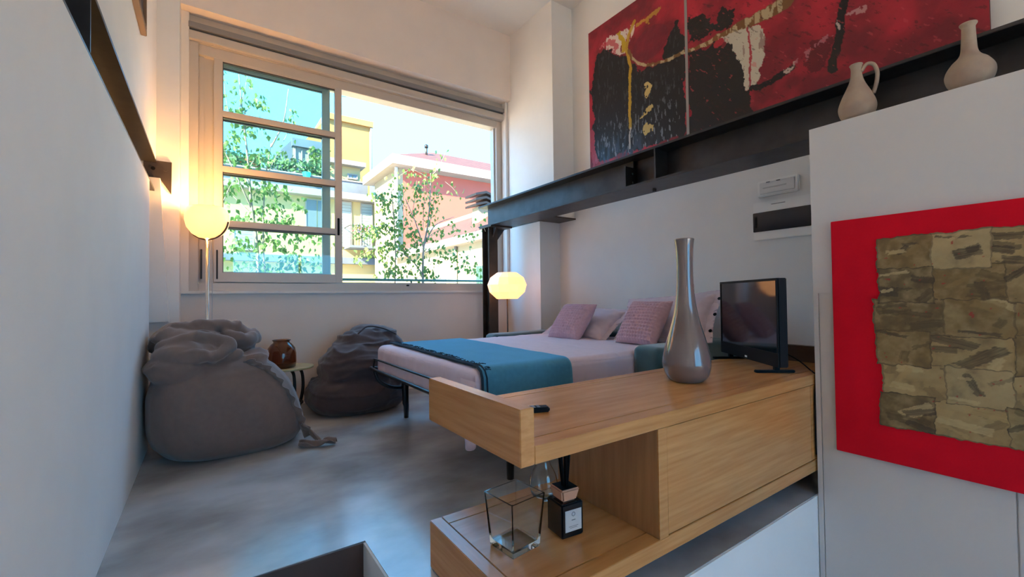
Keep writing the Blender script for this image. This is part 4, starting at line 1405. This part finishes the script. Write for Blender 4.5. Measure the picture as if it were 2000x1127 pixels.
Y0 = 6.3
birch('birch_tree', 'birch seen through the four panes of the sliding sash',
      [[(0.52, Y0, 1.07), (0.50, Y0, 1.7), (0.44, Y0, 2.2), (0.40, Y0, 2.8), (0.34, Y0, 3.4), (0.30, Y0, 3.95)],
       [(0.60, Y0 + 0.05, 1.10), (0.57, Y0, 1.8), (0.60, Y0 + 0.1, 2.5), (0.66, Y0, 3.0)],
       [(0.44, Y0, 2.15), (0.28, Y0 - 0.1, 2.5), (0.12, Y0, 2.9)],
       [(0.46, Y0, 2.05), (0.25, Y0 + 0.1, 2.3), (0.08, Y0, 2.45)],
       [(0.66, Y0, 2.95), (0.80, Y0, 3.3), (0.86, Y0, 3.75)]],
      [([(0.36, Y0, 3.3), (0.46, Y0, 3.45), (0.62, Y0, 3.52)], 0.7), ([(0.30, Y0, 3.3), (0.36, Y0, 3.55), (0.40, Y0, 3.8)], 0.6), ([(0.22, Y0, 3.2), (0.17, Y0, 3.5), (0.15, Y0, 3.8)], 0.45),
       ([(0.34, Y0, 3.1), (0.45, Y0, 3.2), (0.56, Y0, 3.2)], 1.0), ([(0.80, Y0, 3.05), (0.90, Y0, 3.3), (0.93, Y0, 3.5)], 0.35), ([(0.14, Y0, 2.7), (0.2, Y0, 2.9), (0.3, Y0, 3.0)], 1.0),
       ([(0.40, Y0, 2.6), (0.5, Y0, 2.8), (0.6, Y0, 2.85)], 0.8), ([(0.62, Y0, 2.6), (0.72, Y0, 2.85), (0.8, Y0, 2.95)], 0.4), ([(0.15, Y0, 2.2), (0.25, Y0, 2.45), (0.35, Y0, 2.5)], 1.1),
       ([(0.45, Y0, 2.3), (0.62, Y0, 2.45), (0.85, Y0, 2.35), (0.98, Y0, 2.2)], 1.6), ([(0.5, Y0, 2.1), (0.7, Y0, 2.2), (0.86, Y0, 2.0)], 1.3), ([(0.55, Y0, 1.9), (0.75, Y0, 2.0), (0.95, Y0, 1.85)], 1.0),
       ([(0.5, Y0, 1.7), (0.7, Y0, 1.75), (0.9, Y0, 1.55), (1.0, Y0, 1.45)], 1.7), ([(0.45, Y0, 1.6), (0.3, Y0, 1.7), (0.15, Y0, 1.55)], 0.9), ([(0.55, Y0, 1.5), (0.62, Y0, 1.4), (0.7, Y0, 1.3)], 1.0),
       ([(0.5, Y0, 1.4), (0.35, Y0, 1.4), (0.2, Y0, 1.3)], 0.6), ([(0.9, Y0, 1.7), (1.15, Y0, 1.9), (1.3, Y0, 1.7)], 0.8), ([(0.8, Y0, 1.4), (1.05, Y0, 1.55), (1.25, Y0, 1.4)], 1.0),
       ([(0.2, Y0, 1.9), (0.35, Y0, 2.0), (0.5, Y0, 1.95)], 0.9)], 3, 0.072, 62)
birch('birch_tree', 'young birch standing before the salmon house in the open window',
      [[(2.71, Y0, 1.07), (2.71, Y0, 1.5), (2.73, Y0, 1.8), (2.80, Y0, 2.15), (2.84, Y0, 2.6), (2.85, Y0, 2.95)],
       [(2.73, Y0, 1.75), (2.58, Y0 - 0.08, 2.1), (2.44, Y0, 2.5)],
       [(2.30, Y0 + 0.1, 1.09), (2.28, Y0, 1.7), (2.25, Y0, 2.3), (2.22, Y0, 2.6)],
       [(2.75, Y0, 1.85), (2.95, Y0 + 0.05, 2.15), (3.25, Y0, 2.3)],
       [(2.72, Y0, 1.35), (2.5, Y0, 1.6), (2.2, Y0, 1.75)]],
      [([(2.55, Y0, 2.3), (2.60, Y0, 2.6), (2.62, Y0, 2.8)], 1.3), ([(2.72, Y0, 2.1), (2.74, Y0, 2.5), (2.76, Y0, 2.9)], 1.4), ([(2.84, Y0, 2.2), (2.90, Y0, 2.5), (2.94, Y0, 2.75)], 1.4),
       ([(2.4, Y0, 2.3), (2.36, Y0, 2.55), (2.30, Y0, 2.8)], 0.8), ([(2.85, Y0, 2.9), (2.98, Y0, 3.05), (3.10, Y0, 3.3)], 0.25), ([(2.84, Y0, 2.86), (2.55, Y0, 2.95), (2.33, Y0, 2.82)], 0.55),
       ([(3.1, Y0, 2.85), (3.25, Y0, 2.75), (3.36, Y0, 2.6)], 0.25), ([(2.75, Y0, 1.9), (2.95, Y0, 2.05), (3.2, Y0, 2.15), (3.4, Y0, 2.05)], 1.2), ([(2.75, Y0, 1.7), (3.0, Y0, 1.8), (3.3, Y0, 1.65)], 1.0),
       ([(2.85, Y0, 1.55), (3.2, Y0, 1.7), (3.55, Y0, 1.55)], 0.9), ([(3.2, Y0, 1.45), (3.5, Y0, 1.55), (3.75, Y0, 1.4)], 0.9), ([(3.5, Y0, 1.9), (3.65, Y0, 2.1), (3.75, Y0, 2.3)], 0.5),
       ([(2.6, Y0, 1.9), (2.45, Y0, 2.1), (2.3, Y0, 2.1)], 1.3), ([(2.5, Y0, 1.6), (2.3, Y0, 1.8), (2.05, Y0, 1.75)], 1.9), ([(2.3, Y0, 1.9), (2.05, Y0, 2.05), (1.9, Y0, 1.9)], 2.0),
       ([(2.2, Y0, 1.6), (1.95, Y0, 1.7), (1.7, Y0, 1.55)], 1.5), ([(2.5, Y0, 1.35), (2.25, Y0, 1.45), (2.0, Y0, 1.3)], 1.6), ([(2.1, Y0, 2.2), (2.08, Y0, 2.45), (2.0, Y0, 2.5)], 1.5),
       ([(2.3, Y0, 2.0), (2.28, Y0, 2.3), (2.25, Y0, 2.5)], 1.3), ([(2.6, Y0, 1.3), (2.8, Y0, 1.45), (2.95, Y0, 1.3)], 1.2), ([(2.6, Y0, 1.5), (2.62, Y0, 1.7), (2.6, Y0, 1.9)], 1.2)], 5, 0.066, 56)

# ------------------------------------------------------------------ outside: houses
struct(box('ground_bounce', -60, 60, -80, 80, -7.2, -7.0, M_TERR))  # unseen ground, spread wide and pale to bounce sunlight indoors
YY = 22.4
ya_ = thing('yellow_house', 'cream yellow apartment house with grey cornices across the yard', 'building', (2, 24, -7))
box('wall', -7, 7.1, YY, 27, -7, 5.95, M_YEL, ya_)
box('cornice', -7, 7.15, YY - 0.5, 27, 5.86, 6.17, M_CONC, ya_)
box('ledge', -7, 7.1, YY - 0.35, YY, 2.72, 3.02, M_CONCG, ya_)


def ext_window(parent, x0, x1, z0, z1, y, m=M_WING, shutter=None):
    w = boxes('window', [(x0 - 0.05, x0, y - 0.06, y, z0 - 0.05, z1 + 0.05), (x1, x1 + 0.05, y - 0.06, y, z0 - 0.05, z1 + 0.05), (x0, x1, y - 0.06, y, z1, z1 + 0.05), (x0, x1, y - 0.10, y, z0 - 0.06, z0)], M_CONC, parent)
    if shutter:
        n = int((z1 - z0) / 0.14)
        for k in range(n):
            za = z0 + (z1 - z0) * k / n
            box('slat', x0, x1, y - 0.04, y - 0.005, za + 0.012, za + (z1 - z0) / n, shutter, w)
    else:
        xm = (x0 + x1) / 2
        box('pane', x0, xm - 0.02, y - 0.03, y - 0.005, z0, z1, m, w)
        box('pane', xm + 0.02, x1, y - 0.03, y - 0.005, z0, z1, m, w)


ext_window(ya_, 3.8, 4.75, 4.35, 5.72, YY)
ext_window(ya_, 0.94, 1.62, 3.25, 4.35, YY, shutter=M_SHUT)
ext_window(ya_, -1.3, -0.4, 4.35, 5.72, YY, shutter=M_SHUT)
ext_window(ya_, 5.25, 5.82, 3.62, 5.78, YY, shutter=M_SHUT)
ext_window(ya_, 6.35, 6.85, 3.62, 5.78, YY, shutter=M_SHUT)
ext_window(ya_, 1.2, 2.2, 0.4, 1.9, YY)
# penthouse storey, dormer and terrace fence
box('penthouse_wall', 4.9, 6.45, 22.9, 26.9, 6.17, 7.75, M_YEL, ya_)
box('penthouse_cornice', 4.8, 6.62, 22.5, 26.9, 7.72, 7.94, M_CONC, ya_)
ext_window(ya_, 5.85, 6.25, 7.15, 7.32, 22.9)
box('terrace_screen', -7, 6.6, 22.15, 22.2, 6.17, 6.78, M_CONCG, ya_)
box('screen_rail', -7, 6.6, 22.1, 22.25, 6.78, 6.84, M_CONC, ya_)
prism('dormer', [(2.3, 7.6), (3.45, 9.0), (3.45, 6.2), (2.3, 6.2)], 1, 24.0, 25.5, M_CONCG, ya_)
box('dormer_wall', 3.46, 4.9, 23.9, 25.5, 6.2, 8.75, M_CONC, ya_)
box('dormer_roof', 3.4, 4.95, 23.7, 25.6, 8.6, 9.0, M_CONCG, ya_)
ro = thing('orange_roof_house', 'low far house with an orange tiled roof', 'building', (-3, 31, -7))
box('wall', -9, 2.3, 30.5, 36, -7, 9.3, M_CRM, ro)
prism('roof', [(30.0, 9.2), (30.0, 9.4), (33, 10.3), (36.2, 9.3), (36.2, 9.2)], 0, -9.3, 2.6, M_ORTILE, ro)
tw = thing('ochre_tower', 'tall ochre stair tower rising behind the cream yellow house', 'building', (7, 30, -7))
prism('wall', [(4.6, -7), (8.24, -7), (8.24, 11.7), (5.75, 11.7), (4.6, 10.2)], 1, 27.2, 33, M_YEL2, tw)
box('parapet', 5.6, 8.42, 27.0, 33.2, 11.62, 11.97, M_YEL2, tw)
tube('antenna_mast', [(6.55, 27.5, 11.97), (6.55, 27.5, 13.4)], 0.02, M_IRON, tw, 6)
tube('antenna_arm', [(6.2, 27.5, 13.3), (6.9, 27.5, 13.35)], 0.012, M_IRON, tw, 6)
tube('drain_pipe', [(8.3, 27.1, 8.0), (8.3, 27.1, 11.6)], 0.06, M_CONC, tw, 8)

sa = thing('salmon_house', 'salmon pink house with wide pale eaves and tiled hip roof', 'building', (11, 20, -7))
box('front_wall', 6.95, 16, 18.25, 18.45, -7, 6.62, M_SAL, sa)
box('corner_pilaster', 6.70, 6.95, 18.24, 18.6, -7, 6.62, M_CRM, sa)
box('side_wall', 6.71, 16, 18.46, 21.4, -7, 6.62, M_CRM, sa)
box('eaves', 6.27, 16.4, 17.6, 21.85, 6.62, 7.02, M_CONC, sa)
bm = bmesh.new()
pts = [(6.35, 17.7, 7.02), (16.3, 17.7, 7.02), (16.3, 21.8, 7.02), (6.35, 21.8, 7.02), (9.1, 19.75, 8.15), (14.5, 19.75, 8.15)]
vv = [bm.verts.new(p) for p in pts]
uvl = bm.loops.layers.uv.new('UVMap')
for f in ((0, 1, 5, 4), (1, 2, 5), (2, 3, 4, 5), (3, 0, 4)):
    fc = bm.faces.new([vv[k] for k in f])
    for lp in fc.loops:
        lp[uvl].uv = (lp.vert.co.x * 0.9, (lp.vert.co.z + lp.vert.co.y * 0.4) * 0.9)
add('roof', bm_mesh(bm), M_TILE, sa)
tube('flue', [(8.35, 18.9, 7.5), (8.35, 18.9, 8.15)], 0.055, M_IRON, sa, 8)
tube('flue_cap', [(8.35, 18.9, 8.0), (8.35, 18.9, 8.12)], 0.09, M_IRON, sa, 8)
tube('down_pipe', [(6.62, 18.15, -7), (6.62, 18.15, 6.7)], 0.07, M_WHITEP, sa, 8)

lh = thing('garage_wing', 'low cream wing with tiled lean-to roof beside the birch', 'building', (7.2, 13.5, -7))
box('wall', 6.4, 9, 8.5, 17.5, -7, 2.62, M_CRM, lh)
box('gutter_fascia', 6.12, 6.5, 8.4, 17.55, 2.60, 2.84, M_CONC, lh)
bm = bmesh.new()
uvl = bm.loops.layers.uv.new('UVMap')
vv = [bm.verts.new(p) for p in ((6.2, 8.4, 2.845), (6.2, 17.55, 2.845), (7.7, 17.55, 3.85), (7.7, 8.4, 3.85), (7.7, 8.4, 2.845), (7.7, 17.55, 2.845))]
for f in ((0, 1, 2, 3), (0, 3, 4), (1, 5, 2), (3, 2, 5, 4)):
    fc = bm.faces.new([vv[k] for k in f])
    for lp in fc.loops: lp[uvl].uv = (lp.vert.co.y * 1.2, lp.vert.co.x * 1.2)
add('roof', bm_mesh(bm), M_TILE, lh)
box('coping', 7.7, 8.0, 8.4, 17.55, 2.7, 4.0, M_CONC, lh)
box('door', 6.37, 6.4, 13.0, 13.75, -1, 1.86, M_SHUT, lh)
for k in range(6):
    box('shutter_slat', 6.36, 6.4, 10.2 + k * 0.135, 10.31 + k * 0.135, -0.6, 1.9, M_GREEN, lh)
tube('down_pipe', [(6.34, 12.2, -6), (6.34, 12.2, 2.6)], 0.05, M_CONC, lh, 8)
ck = box('chimney_stack', 6.95, 7.35, 11.8, 12.2, 3.0, 3.85, M_CRM, lh)
for k in range(3):
    z = 3.84 + k * 0.16
    prism('cowl_plate', [(6.78, z), (7.15, z + 0.10), (7.52, z), (7.52, z + 0.07), (7.15, z + 0.17), (6.78, z + 0.07)], 1, 11.65, 12.35, M_IRON, ck)

# balcony with flowers on the yellow house
box('balcony_slab', 5.5, 7.1, 21.3, YY - 0.002, 3.45, 3.56, M_CONCG, ya_)
rail = tube('balcony_rail', [(5.52, 22.39, 4.5), (5.52, 21.32, 4.5), (7.08, 21.32, 4.5), (7.08, 22.39, 4.5)], 0.02, M_IRON, ya_, 6)
for k in range(13):
    x = 5.55 + k * 0.127
    tube('baluster', [(x, 21.32, 3.56), (x, 21.32, 4.49)], 0.010, M_IRON, rail, 5)
random.seed(8)


def leafy(name, label, cat, x0, x1, y0, y1, z0, z1, n, s, m, extra=None):
    t = thing(name, label, cat, ((x0 + x1) / 2, (y0 + y1) / 2, z0))
    bm = bmesh.new()
    for i in range(n):
        leaf(bm, Vector((random.uniform(x0, x1), random.uniform(y0, y1), z0 + (z1 - z0) * random.random() ** 0.8)), Vector((random.uniform(-1, 1), random.uniform(-1, 1), random.uniform(-0.4, 1))), s)
    add('foliage', bm_mesh(bm), m, t)['kind'] = 'stuff'
    if extra:
        for nm, mm, k in extra:
            bm = bmesh.new()
            for i in range(k):
                leaf(bm, Vector((random.uniform(x0, x1), y0 - 0.03, random.uniform(z0 + (z1 - z0) * 0.4, z1))), Vector((random.uniform(-1, 1), -0.3, random.uniform(-1, 1))), s * 0.8)
            add(nm, bm_mesh(bm), mm, t)['kind'] = 'stuff'
    return t


leafy('flower_box', 'red and violet flowers growing along the small iron balcony', 'flowers', 5.6, 7.0, 21.1, 21.28, 3.75, 4.5, 260, 0.13, M_LEAFD, [('red_flowers', M_FLRED, 26), ('violet_flowers', M_FLVIO, 26)])
leafy('terrace_hedge', 'leafy roof terrace plants above the grey cornice', 'plants', 0.6, 4.9, 22.3, 23.2, 6.2, 7.6, 1300, 0.20, M_LEAFD)
leafy('terrace_climber', 'tall climbing plant in front of the pale dormer wall', 'plants', 4.1, 4.9, 23.0, 23.6, 6.2, 8.5, 330, 0.20, M_LEAF)
for k, x in enumerate((3.55, 3.85, 4.15, 4.45, 4.75)):
    tube('dormer_post', [(x, 23.85, 6.2), (x, 23.85, 8.6)], 0.03, M_CONC, ya_, 6)
wc = thing('turquoise_pot', 'turquoise plastic pot hooked on the roof terrace rail', 'pot', (3.75, 22.0, 6.62))
add('pot', lathe_mesh([(0.0, 0), (0.13, 0), (0.19, 0.26), (0.17, 0.26), (0.12, 0.02), (0, 0.02)], 20, (3.75, 21.98, 6.62), cap=False), M_TURQ, wc)
box('hook', 3.70, 3.80, 21.9, 22.2, 6.84, 6.87, M_TURQ, wc)
